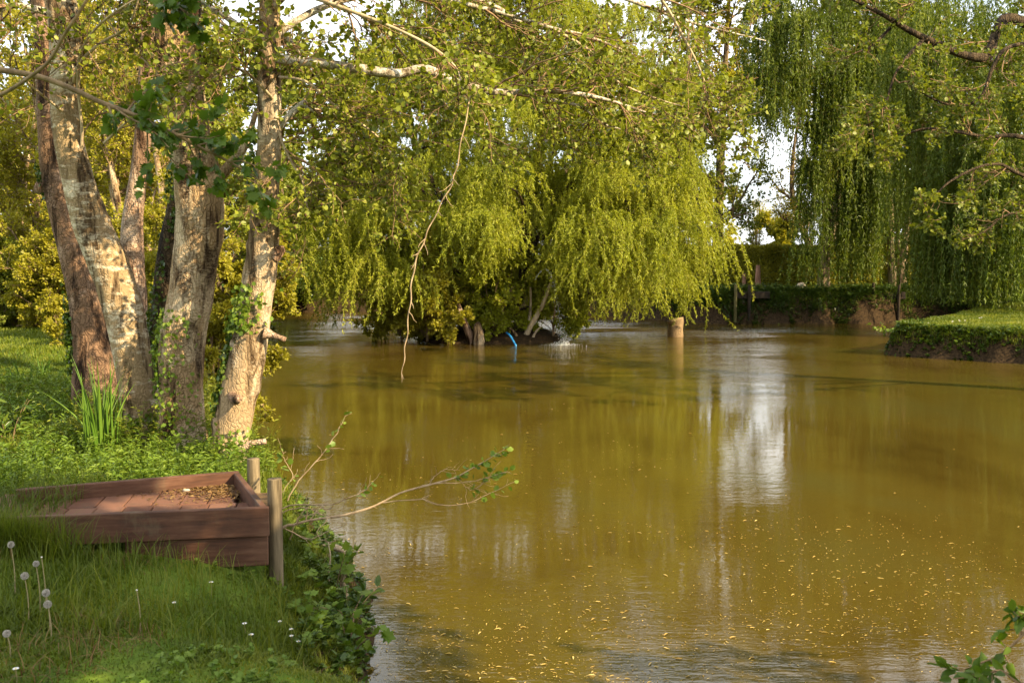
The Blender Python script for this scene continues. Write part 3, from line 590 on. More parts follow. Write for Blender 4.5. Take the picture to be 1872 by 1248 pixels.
# offscreen trees that shade the right bank and the foreground
# ------------------------------------------------------------------ near alders
def pathr(pts, d):
    """(px, py, diameter px) at depth d -> P, R"""
    P = np.array([at(p[0], p[1], d if len(p) < 4 else p[3]) for p in pts]); R = np.array([p[2] / 2 / F * (d if len(p) < 4 else p[3]) for p in pts]); return P, R
def near_tree(label, cat, main, others, bark, seed, limbs=(), ncrown=9, crown_z=4.6, cr=1.9, amp=.05, bumps=(), lp=1, ls=.046, mat='alder', name='alder_tree', stubs=(), extra=None, nb=13, bare=0, cones=True, seg=36, bark2=None, tw=None, top=3.2, bb='bark_white'):
    P, R = main; base = P[-1].copy(); base[2] = gz(base[0], base[1]) - .05
    root = thing(name, label, cat, base)
    if P[-1][2] > base[2] + .12: P = np.vstack([P, [P[-1][0] + .01, P[-1][1], base[2] - .08]]); R = np.append(R, R[-1] * 1.22)
    Pm = P[::-1]; Rm = R[::-1]
    # carry the stem on above the frame
    dirv = nrm(Pm[-1] - Pm[-2]); up = nrm(dirv + np.array([0, 0, .8]))
    Pm = np.vstack([Pm, Pm[-1] + up * top * .5, Pm[-1] + up * top]); Rm = np.concatenate([Rm, [Rm[-1] * .6, Rm[-1] * .15]])
    V, Fl = trunk_mesh(Pm, Rm, seg, .03, amp, seed, bumps); mk('trunk', V, Fl, bark, root)
    for i, (p, r) in enumerate(others):
        V, Fl = trunk_mesh(p, r, 20, .035, .06, seed + 5 + i); mk('limb', V, Fl, bark2 or bark, root)
    for (p, r) in stubs:
        V, Fl = trunk_mesh(p, r, 10, .02, .10, seed + 9); mk('stub', V, Fl, M['bark_pink'], root)
    L = [smooth(p, r, 14) for p, r in limbs]
    for q, r in L:
        V, Fl = trunk_mesh(q, r, 10, .03, .09, seed + 3); mk('branch', V, Fl, M[bb] if r[0] > .02 else M['twig_pale' if bb == 'bark_white' else 'twig'], root)
    k = smooth(Pm, Rm, 30); ab = np.array([k[0][k[0][:, 2] > crown_z - 1.0]]) ; ar = np.array([k[1][k[0][:, 2] > crown_z - 1.0]])
    sets = []
    if ncrown:
        A, AR = spawn(ab, ar, ncrown, cr * .6, cr, k=14, t0=.1, t1=.95, ang=1.25, up=.05, wob=.10, rr=.45, rmin=.006); sets.append((A, AR))
        b = MB(); V, Fl = tubes(A, AR, 6); b.add(V, Fl); b.build('upper_branches', M[bb], root)
    if L[bare:]: sets.append((np.stack([q for q, _ in L[bare:]]), np.stack([r for _, r in L[bare:]])))
    for q, r in L[:bare]: e_ = smooth(q[-6:], r[-6:], 14); sets.append((e_[0][None], e_[1][None]))
    A = np.concatenate([s[0] for s in sets]); AR = np.concatenate([s[1] for s in sets])
    B, BR = spawn(A, np.minimum(AR, .018), nb, .35, 1.05, k=7, t0=.12, ang=.85, up=-.02, wob=.17, rr=.6, rmin=.0028, flat=.35)
    D, DR = spawn(B, BR, 8, .16, .42, k=6, t0=.15, ang=.8, up=.04, wob=.22, rr=.6, rmin=.0020)
    E, ER = spawn(D, DR, 3, .06, .16, k=4, t0=.2, ang=.8, wob=.25, rr=.6, rmin=.0014)
    b = MB()
    for l, r in ((B, BR), (D, DR)): V, Fl = tubes(l, r, 4); b.add(V, Fl)
    q = U(0, 1, len(E)) < .5; V, Fl = tubes(E[q], ER[q], 3); b.add(V, Fl)
    b.build('twigs', M['twig_red'], root)
    c = MB(); leaf_on(c, E, lp, ls, RND, .86, t0=.1, off=.008, upn=1.3, svar=.5); leaf_on(c, D, 1, ls, RND, .86, t0=.3, off=.008, upn=1.3, svar=.5)
    c.build('crown', M[mat], root)
    if cones:
        q = rng.permutation(len(E))[:len(E) // 3]; pos = E[q, -1]; n = len(pos)
        oc = np.array([(1, 0, 0), (0, 1, 0), (-1, 0, 0), (0, -1, 0), (0, 0, 1.5), (0, 0, -1.5)]); of = np.array([(0, 1, 4), (1, 2, 4), (2, 3, 4), (3, 0, 4), (1, 0, 5), (2, 1, 5), (3, 2, 5), (0, 3, 5)])
        V = pos[:, None] + oc[None] * .0095 * U(.7, 1.3, n)[:, None, None]
        cn_ = mk('cones', V.reshape(-1, 3), [(np.arange(n)[:, None, None] * 6 + of[None]).reshape(-1, 3)], M['cone'], root); cn_['kind'] = 'stuff'
    return root
# T1 the leaning silver alder
m1 = pathr([(96, -60, 50), (110, 0, 52), (118, 60, 52), (119, 130, 50), (120, 200, 50), (128, 270, 50), (146, 340, 56), (168, 410, 64), (196, 480, 70), (222, 560, 70), (240, 640, 68), (250, 710, 62), (256, 770, 58), (258, 815, 60)], 8.8)
l1 = [(path([(105, 30, 8.8), (70, 18, 8.7), (20, 12, 8.6), (-60, 40, 8.5)]), np.array([.030, .026, .022, .014])),
      (path([(134, 160, 8.8), (144, 120, 8.6), (180, 82, 8.5), (230, 52, 8.4), (250, 10, 8.3), (262, -60, 8.2)]), np.array([.018, .016, .014, .012, .010, .006])),
      (path([(146, 300, 8.8), (150, 240, 8.7), (143, 160, 8.6), (150, 90, 8.4), (200, 30, 8.2), (300, -30, 8)]), np.array([.014, .013, .012, .011, .009, .006])),
      (path([(128, 215, 8.8), (60, 160, 8.3), (0, 110, 8), (-80, 90, 7.6)]), np.array([.013, .011, .009, .006])),
      (path([(190, 262, 8.7), (230, 225, 8.6), (270, 200, 8.5), (330, 180, 8.4)]), np.array([.011, .010, .008, .005]))]
T1 = near_tree('leaning silver-barked alder with a smooth pale mottled trunk, first beside the lawn', 'alder tree', m1, [pathr([(236, 640, 34, 8.85), (262, 690, 30, 8.85), (272, 730, 44, 8.85), (268, 790, 52, 8.8)][::-1], 8.8)], M['bark_silver'], 1, l1, bumps=[(.12, 1.2, .3, .10)], ncrown=5, nb=9, crown_z=6.1)
# T1b reddish trunk behind it
m = pathr([(60, -60, 22), (75, 60, 26), (84, 200, 30), (92, 300, 34), (106, 370, 38), (124, 430, 44), (142, 500, 50), (156, 560, 56), (165, 620, 62), (172, 680, 74)], 10.6)
near_tree('reddish rough-barked alder behind the leaning silver trunk, dark ivy up one side', 'alder tree', m, [pathr([(110, 352, 20), (88, 348, 24), (68, 342, 26)], 10.6)], M['bark_red'], 2, ncrown=5, crown_z=6.4, cr=1.6, cones=False)
# pale slender
m = pathr([(275, -60, 20), (270, 60, 24), (266, 150, 26), (262, 240, 30), (252, 330, 32), (243, 400, 36), (241, 470, 42), (243, 540, 46), (247, 620, 50), (250, 700, 54)], 11.0)
near_tree('slender pale-pink alder trunk seen between the leaning silver trunk and the thick central one', 'alder tree', m, [], M['bark_pink'], 3, ncrown=5, crown_z=6.4, cr=1.6, cones=False)
# T2 thick central
m2 = pathr([(308, -70, 44), (306, 0, 46), (318, 60, 62), (328, 130, 72), (338, 200, 74), (350, 270, 76), (362, 330, 80), (364, 400, 76), (356, 480, 76), (345, 550, 80), (336, 610, 84), (332, 680, 80), (334, 740, 76), (336, 800, 84), (338, 850, 100)], 8.6)
oth = [pathr([(342, 170, 50), (350, 110, 34), (352, 50, 30), (352, -20, 28), (356, -120, 20)], 8.55), pathr([(372, 345, 34), (400, 325, 22), (422, 300, 18), (446, 270, 14), (470, 200, 8)], 8.5)]
T2 = near_tree('thick central alder with a deeply fissured brown trunk forking near the top', 'alder tree', m2, oth, M['bark_mid'], 4,
    [(path([(352, 40, 8.5), (390, 35, 8.4), (450, 70, 8.3), (520, 90, 8.1)]), np.array([.016, .013, .010, .006])),
     (path([(330, 150, 8.6), (290, 130, 8.7), (240, 90, 8.8), (190, 30, 8.9)]), np.array([.014, .011, .010, .006]))], ncrown=5, nb=9, crown_z=6.1, amp=.07, bumps=[(.18, 4.7, .12, .2)])
m = pathr([(345, 200, 24), (338, 300, 30), (326, 380, 38), (314, 440, 44), (306, 520, 50), (302, 600, 52), (306, 680, 56), (312, 760, 60)], 9.3)
near_tree('dark ivy-covered alder stem leaning close behind the thick central trunk', 'alder tree', m, [], M['bark_dark'], 6, ncrown=0, limbs=[(path([(345, 200, 9.3), (350, 100, 9.3), (352, 0, 9.3), (350, -90, 9.3)]), np.array([.05, .045, .04, .03]))], cones=False, top=.6)
# T3 ivy-clad, leaning out, with the long limbs over the water
m3 = pathr([(497, -60, 32), (494, 0, 34), (492, 80, 38), (492, 150, 42), (492, 220, 42), (491, 290, 44), (488, 360, 50), (484, 430, 56), (476, 500, 60), (465, 560, 62), (458, 610, 62), (447, 670, 66), (434, 730, 68), (424, 790, 66), (418, 830, 74), (414, 860, 92)], 8.2)
Lw = [([(497, 108, 8.2), (550, 112, 8.3), (605, 119, 8.5), (690, 131, 8.7), (730, 135, 8.75), (760, 127, 8.8), (790, 130, 8.85), (850, 157, 9), (930, 171, 9.2), (1000, 166, 9.3), (1090, 178, 9.5), (1180, 205, 9.7)], [.040, .038, .036, .036, .036, .036, .035, .034, .030, .024, .016, .008]),
      ([(940, 170, 9.2), (990, 180, 9.3), (1060, 195, 9.4), (1110, 230, 9.6), (1190, 245, 9.8)], [.022, .018, .015, .011, .007]),
      ([(494, 70, 8.2), (560, 28, 8.3), (625, 2, 8.5), (700, -8, 8.6), (790, -2, 8.7), (850, 8, 8.8), (930, 28, 8.9), (1010, 52, 9), (1100, 75, 9.2), (1180, 115, 9.4)], [.034, .030, .026, .024, .022, .021, .019, .016, .012, .007]),
      ([(700, -12, 8.6), (790, -25, 8.8), (860, -2, 9), (905, 12, 9.1), (960, 45, 9.2), (1040, 60, 9.3), (1150, 100, 9.6)], [.022, .022, .022, .021, .018, .013, .007]),
      ([(496, -30, 8.2), (600, -80, 8.4), (760, -90, 8.8), (950, -60, 9.2), (1120, -10, 9.6), (1260, 40, 10), (1400, 75, 10.3)], [.038, .034, .03, .026, .02, .014, .006]),
      ([(950, -60, 9.2), (1080, -70, 9.2), (1190, -20, 9.3), (1250, 70, 9.4), (1290, 160, 9.5), (1285, 240, 9.5)], [.02, .018, .015, .012, .009, .005]),
      ([(500, 245, 8.2), (525, 215, 8.2), (556, 188, 8.2), (562, 200, 8.2), (600, 205, 8.3), (640, 240, 8.4), (655, 290, 8.5)], [.030, .028, .024, .014, .012, .009, .005]),
      ([(504, 225, 8.2), (515, 258, 8.1), (535, 300, 8.1), (553, 330, 8.1), (560, 370, 8.1), (567, 400, 8.1)], [.012, .011, .010, .009, .007, .004]),
      ([(498, 180, 8.1), (470, 150, 7.9), (440, 128, 7.8), (410, 130, 7.7), (370, 160, 7.6)], [.014, .013, .011, .009, .005]),
      ([(496, 20, 8.2), (540, -10, 8), (640, 20, 7.8), (760, 70, 7.8), (830, 120, 7.8), (850, 180, 7.7)], [.02, .018, .014, .012, .009, .006]),
      ([(1010, 52, 9), (1080, 95, 9.1), (1130, 150, 9.2), (1230, 190, 9.4), (1310, 205, 9.6)], [.012, .011, .010, .008, .004]),
      ([(600, 10, 8.4), (700, 40, 8.6), (800, 75, 8.9), (900, 100, 9.3), (1000, 120, 9.6)], [.012, .011, .010, .008, .004]),
      ([(497, 140, 8.2), (560, 150, 8.0), (620, 200, 8.0), (690, 250, 8.1), (740, 320, 8.2)], [.012, .011, .009, .007, .003]),
      ([(620, 5, 8.5), (700, 60, 9), (780, 150, 9.6), (850, 230, 10), (900, 260, 10.2)], [.012, .011, .010, .007, .003])]
Lw[0] = ([(p[0], p[1], p[2] - .75 * min(1, i_ / 3)) for i_, p in enumerate(Lw[0][0])], Lw[0][1])
Ls_ = [(path(p), np.array(r)) for p, r in Lw]
st3 = [pathr([(484, 608, 26), (500, 613, 11), (522, 621, 10)], 8.1), pathr([(438, 818, 30), (458, 811, 14), (486, 806, 12)], 8.1), pathr([(424, 722, 22, 8.1), (430, 730, 20, 7.98), (436, 728, 16, 7.88)], 8.1), pathr([(500, 470, 26), (512, 458, 20), (520, 455, 12)], 8.15)]
T3 = near_tree('ivy-clad pale alder leaning over the water edge, long white limbs reaching over the pond', 'alder tree', m3, [], M['bark_ivy'], 8, Ls_, ncrown=6, cr=2.6, stubs=st3, amp=.08, lp=4, ls=.038, nb=15, bare=1,
    bumps=[(.13, 0.0, .16, .08), (.27, 0., .14, .06), (.33, .1, .12, .05), (.45, 0., .16, .06), (.2, 3.2, .12, .1)])
# the long bare twig that hangs to the water
hp, hr = smooth(path([(880, 110, 8.2), (855, 200, 7.6), (838, 290, 7.5), (826, 335, 7.5), (800, 385, 7.5), (775, 440, 7.5), (757, 490, 7.5), (750, 550, 7.5), (744, 610, 7.5), (738, 660, 7.5), (733, 700, 7.5)]), [.005, .006, .006, .007, .0075, .008, .009, .009, .008, .007, .003], 60)
hp += .006 * np.stack([np.sin(np.arange(60) * 1.1), np.cos(np.arange(60) * 1.7), np.zeros(60)], 1)
V, Fl = trunk_mesh(hp, hr * .62, 8, .02, .16, 3); mb = MB(); mb.add(V, Fl)
hb = spawn(hp[None], hr[None], 16, .04, .16, k=4, t0=.05, ang=.8, wob=.3, rr=.5, rmin=.0012); V, Fl = tubes(*hb, 4); mb.add(V, Fl); mb.build('hanging_branch', M['twig_mid'], T3)
# ivy on the trunks: leaves round the shaded side
def ivy(root, P, R, z0, z1, n, ang0, spread, seed, size=.04, mat='ivy', thick=.05):
    Q, r = smooth(P, R, 200); q = Q[(Q[:, 2] > z0) & (Q[:, 2] < z1)]; rr = r[(Q[:, 2] > z0) & (Q[:, 2] < z1)]
    if len(q) == 0: return
    i = rng.integers(0, len(q), n); a = ang0 + rng.normal(size=n) * spread
    keep = N1(np.column_stack([a * .3, a * .2, q[i, 2]]), 6) + .6 * N2(np.column_stack([a, a, q[i, 2]]), 4) > -.35; i = i[keep]; a = a[keep]; n = len(i)
    o = np.stack([np.cos(a), np.sin(a), np.zeros(n)], 1)
    p = q[i] + o * (rr[i] + U(.0, thick, n) + .01)[:, None] + np.array([0, 0, 1]) * U(-.02, .02, n)[:, None]
    mb = MB(); leaves(mb, p, np.array([0, 0, -1.]) + rng.normal(size=(n, 3)) * .7, o + rng.normal(size=(n, 3)) * .5, size * U(.5, 1.2, n), LOB if size > .035 else OVL, .9); mb.build('ivy', M[mat], root)
by = {o['label']: o for o in bpy.data.objects if o.get('label')}
ivy(T3, *m3, .6, 4.2, 2600, PI * .98, .42, 1, .036)
ivy(T3, *m3, 1.75, 2.15, 420, PI * 1.35, .55, 1, .04, 'weed', .08)
ivy(T3, *m3, .6, .95, 200, PI * 1.5, 1.0, 1, .04, 'weed')
ivy(T2, *m2, .55, 1.9, 700, PI * 1.25, .8, 2, .038, 'weed', .05)
ivy(T2, *m2, .55, 2.0, 700, PI * .8, .5, 2, .034, 'ivy', .06)
ivy(T1, *m1, .55, 1.0, 260, PI * 1.6, 1.0, 3, .036, 'weed', .06)
for key, mm in (('dark ivy-covered', m), ('reddish rough', pathr([(92, 300, 34), (124, 430, 44), (142, 500, 50), (156, 560, 56), (165, 620, 62), (172, 680, 74)], 10.6))):
    rt = [v for kk, v in by.items() if kk.startswith(key)][0]
    ivy(rt, *mm, .7, 3.4, 2000, PI * (1.1 if key[0] == 'd' else 1.0), 1.0 if key[0] == 'd' else .35, 4, .038)

# ------------------------------------------------------------------ alder leaning in from outside, upper right
def side_alder():
    b = np.array((11.2, 16.5, 0.)); b[2] = gz(11.2, 16.5)
    P = np.array([b + (.2, 0, 7.6), b + (.1, 0, 6), b + (0, 0, 4), b + (0, 0, 2), b]); R = np.array([.05, .09, .13, .17, .24])
    lm = [([(11.2, 16.5, 4.2), at(1872, 40, 15.6), at(1800, 105, 15), at(1690, 70, 14.4), at(1610, 25, 14), at(1540, -10, 13.6)], [.09, .08, .07, .045, .03, .012]),
          ([(11.2, 16.5, 3.8), at(1880, 150, 15.5), at(1800, 110, 15)], [.06, .05, .04]),
          ([(11.2, 16.5, 3.2), at(1900, 260, 15.3), at(1800, 250, 15), at(1700, 235, 14.5), at(1620, 260, 14)], [.05, .035, .028, .018, .008]),
          ([(11.2, 16.5, 3.0), at(1900, 330, 15), at(1820, 300, 14.6), at(1740, 330, 14.3), at(1690, 380, 14)], [.045, .03, .022, .014, .006]),
          ([(11.2, 16.5, 5.2), at(1860, -40, 14.8), at(1740, -60, 14.5), at(1620, 60, 14.2), at(1560, 110, 14)], [.06, .045, .035, .022, .008]),
          ([(11.2, 16.5, 4.8), at(1880, 80, 14.5), at(1790, 180, 14.2), at(1730, 190, 14.0), at(1650, 150, 13.8)], [.04, .03, .02, .014, .006]),
          ([(11.2, 16.5, 2.7), at(1930, 400, 14.8), at(1850, 390, 14.5), at(1790, 430, 14.2)], [.035, .022, .014, .005]),
          ([at(1690, 70, 14.4), at(1640, 130, 14), at(1610, 210, 13.8), at(1560, 240, 13.6)], [.03, .02, .012, .005])]
    near_tree('alder reaching its dark branches in over the water from beyond the picture edge', 'alder tree', (P, R), [], M['bark_dark'], 20, [(np.array([np.array(q) for q in p]), np.array(r)) for p, r in lm], ncrown=9, cr=3.4, lp=6, ls=.044, mat='green', cones=False, top=2.0, bb='bark_dark')
side_alder()

# near branch crossing the upper left, from a tree beside the camera
def near_branch():
    b = np.array((-3.4, 2.9, 0.)); b[2] = gz(-3.4, 2.9)
    root = thing('small_tree', 'near tree mostly out of view, one thin branch of broad dark leaves crossing the trunks', 'tree', b)
    P = np.array([b - (0, 0, .1), b + (.05, 0, 1.2), b + (.15, .1, 2.1), b + (.05, .2, 3.4), b + (-.1, .2, 5.0)]); V, Fl = trunk_mesh(P, np.array([.11, .085, .075, .055, .02]), 16, .06, .06, 31); mk('trunk', V, Fl, M['bark_mid'], root)
    lm = [(path([(-480, 20, 3.0), (-200, 90, 3.15), (0, 128, 3.25), (70, 140, 3.3), (130, 162, 3.32), (190, 190, 3.35), (250, 212, 3.38), (310, 240, 3.4), (370, 272, 3.45), (420, 296, 3.5), (475, 330, 3.55)]), [.018, .013, .010, .009, .0085, .008, .007, .006, .0055, .004, .002]),
          (path([(-500, -120, 2.9), (-100, -100, 3.1), (150, -60, 3.2), (250, -20, 3.25), (310, 5, 3.3), (345, 25, 3.3)]), [.014, .011, .008, .006, .004, .002]),
          (path([(-300, 160, 2.8), (-60, 190, 2.85), (70, 130, 2.6), (120, 60, 2.5), (165, -10, 2.45), (220, -120, 2.4)]), [.009, .006, .0045, .004, .0035, .003])]
    L = [smooth(p, r, 24) for p, r in lm]
    for q, r in L: V, Fl = tubes(q[None], r[None], 8); mk('branch', V, Fl, M['twig'], root)
    tg = np.array([b + (-.05, .2, 3.6), b + (-.1, .2, 4.6)]);
    A = L[0][0][None]; B, BR = spawn(A[:, 10:], L[0][1][None][:, 10:], 26, .08, .30, k=5, t0=.05, ang=.9, up=.10, wob=.2, rr=.6, rmin=.0012)
    A2 = L[1][0][None]; B2, BR2 = spawn(A2[:, 14:], L[1][1][None][:, 14:], 10, .05, .16, k=5, t0=.3, ang=.9, up=-.2, wob=.2, rr=.6, rmin=.0012)
    Bv = spawn(np.stack([P[2:]] * 1), np.array([[.05, .04, .02]]), 26, .8, 1.9, k=6, t0=.1, ang=1.0, up=.1, wob=.15, rr=.4, rmin=.004)
    Bv3 = spawn(*Bv, 7, .2, .6, k=5, t0=.2, ang=.8, wob=.2, rr=.5, rmin=.0015)
    keep = (Bv3[0][:, -1, 0] / Bv3[0][:, -1, 1]) < -.62; Bv3 = (Bv3[0][keep], Bv3[1][keep])
    mb = MB()
    for l, r in ((B, BR), (B2, BR2)): V, Fl = tubes(l, r, 5); mb.add(V, Fl)
    k2 = (Bv[0][:, -1, 0] / np.maximum(Bv[0][:, -1, 1], .1)) < -.6
    for l, r in ((Bv[0][k2], Bv[1][k2]), Bv3): V, Fl = tubes(l, r, 4); mb.add(V, Fl)
    mb.build('twigs', M['twig'], root)
    c = MB(); leaf_on(c, B, 15, .038, LOB, .85, t0=.25, off=.012, upn=.7, droop=.5, spread=.9); leaf_on(c, B2, 13, .038, LOB, .85, t0=.25, off=.012, upn=.7, droop=.5, spread=.9); leaf_on(c, Bv3, 9, .055, LOB, .85, off=.012) if False else leaf_on(c, Bv3[0], 7, .055, LOB, .85, off=.012)
    c.build('crown', M['neargreen'], root)
near_branch()
# tree behind the camera that shades the near bank
def shade_tree(label, x, y, h, cr, lp):
    return broadleaf('tree', label, 'tree', (x, y), h, cr, M['green'], M['bark_mid'], nl=20, per=(7, 7), lp=lp, ls=.10, r0=.13, stems=1, low=.42)
shade_tree('spreading green tree behind the camera whose shade falls across the near grass', 4.1, 1.1, 6.9, 3.0, 30)
shade_tree('second green tree standing further back behind the camera, its shade on the near bank', 6.5, -4.6, 9.5, 3.2, 18)

# ------------------------------------------------------------------ fishing platform
def planks(name):
    m, t, o = newmat(name)
    n = noise(t, 3.0, (1, 1, 1), 5, .6, 'World'); f = noise(t, 40, (.12, .12, 1), 4, .6, 'Object')
    c = ramp(t, [(.036, .016, .009), (.085, .036, .018), (.15, .075, .042)], [.33, .5, .68], mathn(t, 'ADD', mathn(t, 'MULTIPLY', n, .5), mathn(t, 'MULTIPLY', f, .5)))
    dirt = ramp(t, [(0, 0, 0), (1, 1, 1)], [.56, .72], noise(t, 5.5, (1, 1, .5), 6, .7, 'World'))
    c = mix(t, c, (.13, .10, .055), mathn(t, 'MULTIPLY', dirt, .6))
    princ(t, o, c, .65, .3, f, .5, .005); return m
M['plank'] = planks('weathered_brown_board')
def paver():
    m, t, o = newmat('red_brown_paver'); a = t.nodes.new('ShaderNodeAttribute'); a.attribute_name = 'rnd'
    c = ramp(t, [(.095, .042, .025), (.13, .06, .036), (.16, .078, .048)], fac=a.outputs['Fac']); n = noise(t, 30, (1, 1, 1), 6, .7)
    c = mix(t, c, (.08, .05, .03), ramp(t, [(0, 0, 0), (.8, .8, .8)], [.5, .7], noise(t, 7, (1, 1, 1), 5, .7)))
    princ(t, o, c, .85, .2, n, .4, .004); return m
M['paver'] = paver()
ztop = .965
A = atz(491, 927, ztop); Bc = atz(436, 860, ztop); Cc = atz(8, 946, ztop); Dc = atz(30, 893, ztop)
A, Bc, Cc, Dc = [v[:2] for v in (A, Bc, Cc, Dc)]
plat = thing('fishing_platform', 'brown boarded fishing platform floored with red-brown paving blocks, grass growing over one end', 'fishing platform', (*((A + Dc) / 2), .62))
def board(p, q, z0, z1, th, side, ext0=0, ext1=0, mb=None):
    p = np.array(p); q = np.array(q); d = (q - p) / np.linalg.norm(q - p); nn = np.array([-d[1], d[0]]) * side
    p = p - d * ext0; q = q + d * ext1; rz = math.atan2(d[1], d[0]); L = np.linalg.norm(q - p)
    y0, y1 = (0, th) if side > 0 else (-th, 0)
    box(mb, (0, y0, z0), (L, y1, z1), rz, (p[0], p[1], 0), .005)
mb = MB(); board(Cc, A, ztop - .165, ztop, .038, 1, mb=mb); mb.build('front_board', M['plank'], plat, smooth_=False)
mb = MB(); board(Dc, Bc, ztop - .150, ztop + .002, .038, -1, mb=mb); mb.build('back_board', M['plank'], plat, smooth_=False)
mb = MB(); dd = (A - Bc) / np.linalg.norm(A - Bc); board(Bc + dd * .042, A - dd * .042, ztop - .16, ztop - .003, .038, -1, mb=mb); mb.build('end_board', M['plank'], plat, smooth_=False)
mb = MB(); dfa = (A - Cc) / np.linalg.norm(A - Cc); nfa = np.array([-dfa[1], dfa[0]])
board(Cc + nfa * .03 + dfa * .6, A + nfa * .03 - dfa * .01, ztop - .34, ztop - .170, .038, 1, mb=mb); mb.build('lower_board', M['plank'], plat, smooth_=False)
mb = MB(); e2 = (A - Bc) / np.linalg.norm(A - Bc); board(Bc + e2 * .05, A - e2 * .09, ztop - .33, ztop - .165, .036, -1, mb=mb); mb.build('lower_end_board', M['plank'], plat, smooth_=False)
# the block floor inside: a brick course pattern in one mesh
mb = MB(); zf = ztop - .085
uu = (A - Cc) / np.linalg.norm(A - Cc); rz = math.atan2(uu[1], uu[0]); vv = np.array([-uu[1], uu[0]])
Lf = np.linalg.norm(A - Cc); 
sh = np.dot(Bc - A, uu) / np.dot(Bc - A, vv); W = np.dot(Bc - A, vv)
nrow = 2; rh = (W - .10) / nrow
for r in range(nrow):
    v0 = .045 + r * rh; u1 = Lf - .05 + (v0 + rh * .5) * sh; 
    kx = 0; u = u1 - (.0 if r % 2 else .1) 
    if r % 2 == 0: box(mb, (u + .004, v0 + .003, zf - .05), (u1 - .002, v0 + rh - .003, zf + U(-.002, .002)), rz, (Cc[0], Cc[1], 0), .005)
    while u > -.05 + v0 * sh:
        box(mb, (u - .157, v0 + .003, zf - .05), (u - .003, v0 + rh - .003, zf + U(-.002, .002)), rz, (Cc[0], Cc[1], 0), .005); u -= .16
mb.build('block_floor', M['paver'], plat, smooth_=False)
mb = MB(); board(Cc + nfa * .06, A + nfa * .06 - dfa * .02, zf - .09, zf - .052, W - .12, 1, mb=mb); mb.build('floor_bed', M['soil'], plat, smooth_=False)
# litter in the corner
n = 900; t = np.abs(rng.normal(size=n)) * .22; v = 1 - np.abs(rng.normal(size=n)) * .22; v = np.clip(v, .05, 1)
pts = A[None] + (Bc - A)[None] * (.08 + v[:, None] * .84) - uu[None] * (.06 + t[:, None])
P = np.column_stack([pts, zf + .006 + U(0, .012, n) * np.exp(-t * 6)])
mb = MB(); leaves(mb, P, rng.normal(size=(n, 3)) * (1, 1, .15), np.array([0, 0, 1.]) + rng.normal(size=(n, 3)) * .35, U(.012, .034, n), OVL, .5)
tag(mb.build('fallen_leaves', M['dry'], base=(*((A + Bc) / 2), zf)), kind='stuff')
# pale pebble lying on the blocks
def blob(name, c, r, mat, label=None, cat=None, seed=1, amp=.15, seg=20, parent=None):
    th = np.linspace(0, PI, seg // 2 + 1); ph = np.arange(seg) * 2 * PI / seg
    D = np.stack([np.sin(th)[:, None] * np.cos(ph), np.sin(th)[:, None] * np.sin(ph), np.cos(th)[:, None] * np.ones(seg)], -1)
    k = 1 + amp * FN(seed)(D * 1.5, 2.0) + amp * .4 * FN(seed + 1)(D, 6.)
    V = (np.array(c) + D * np.array(r) * k[..., None]).reshape(-1, 3); nn_ = seg // 2
    i = np.arange(nn_)[:, None] * seg + np.arange(seg)[None]; j = np.arange(nn_)[:, None] * seg + ((np.arange(seg) + 1) % seg)[None]
    o = mk(name, V, [np.stack([i, i + seg, j + seg, j], -1).reshape(-1, 4)], mat, parent, base=None if parent else (c[0], c[1], c[2] - r[2]))
    return tag(o, label, cat) if label else o
M['stone'] = simple('pale_stone', (.30, .24, .17), (.52, .44, .34), 12)
pb = atz(340, 896, zf + .012); blob('pebble', pb, (.022, .014, .011), M['stone'], 'small pale pebble lying on the blocks of the fishing platform', 'pebble')
# posts
M['post'] = simple('weathered_post', (.06, .045, .025), (.22, .17, .10), 30, (1, 1, .08), .85, .15, .008, .8)
def post(px, pt, pb_, wd, d, label, group=None, mat='post', zbase=None, n=24):
    top = at(px, pt, d); r = wd / 2 / F * d; bot = at(px + (3 if wd > 20 else 0), pb_, d)
    zb = bot[2] - .25 if zbase is None else zbase
    lean = (top - bot)[:2] / max(top[2] - bot[2], .1)
    P = np.array([(bot[0], bot[1], zb), (bot[0] + lean[0] * .3, bot[1], bot[2] + .1), (top[0], top[1], top[2] - .012), (top[0], top[1], top[2])])
    V, Fl = trunk_mesh(P, np.array([r, r, r * .99, r * .93]), n, .02, .012, seed=int(px), cap=True)
    o = mk('timber_post', V, Fl, M[mat], base=(bot[0], bot[1], bot[2])); return tag(o, label, 'post', group)
post(502, 883, 1066, 27, 5.62, 'taller round timber post at the near corner of the fishing platform')
post(463, 840, 930, 23, 6.85, 'shorter round timber post at the far corner of the fishing platform')
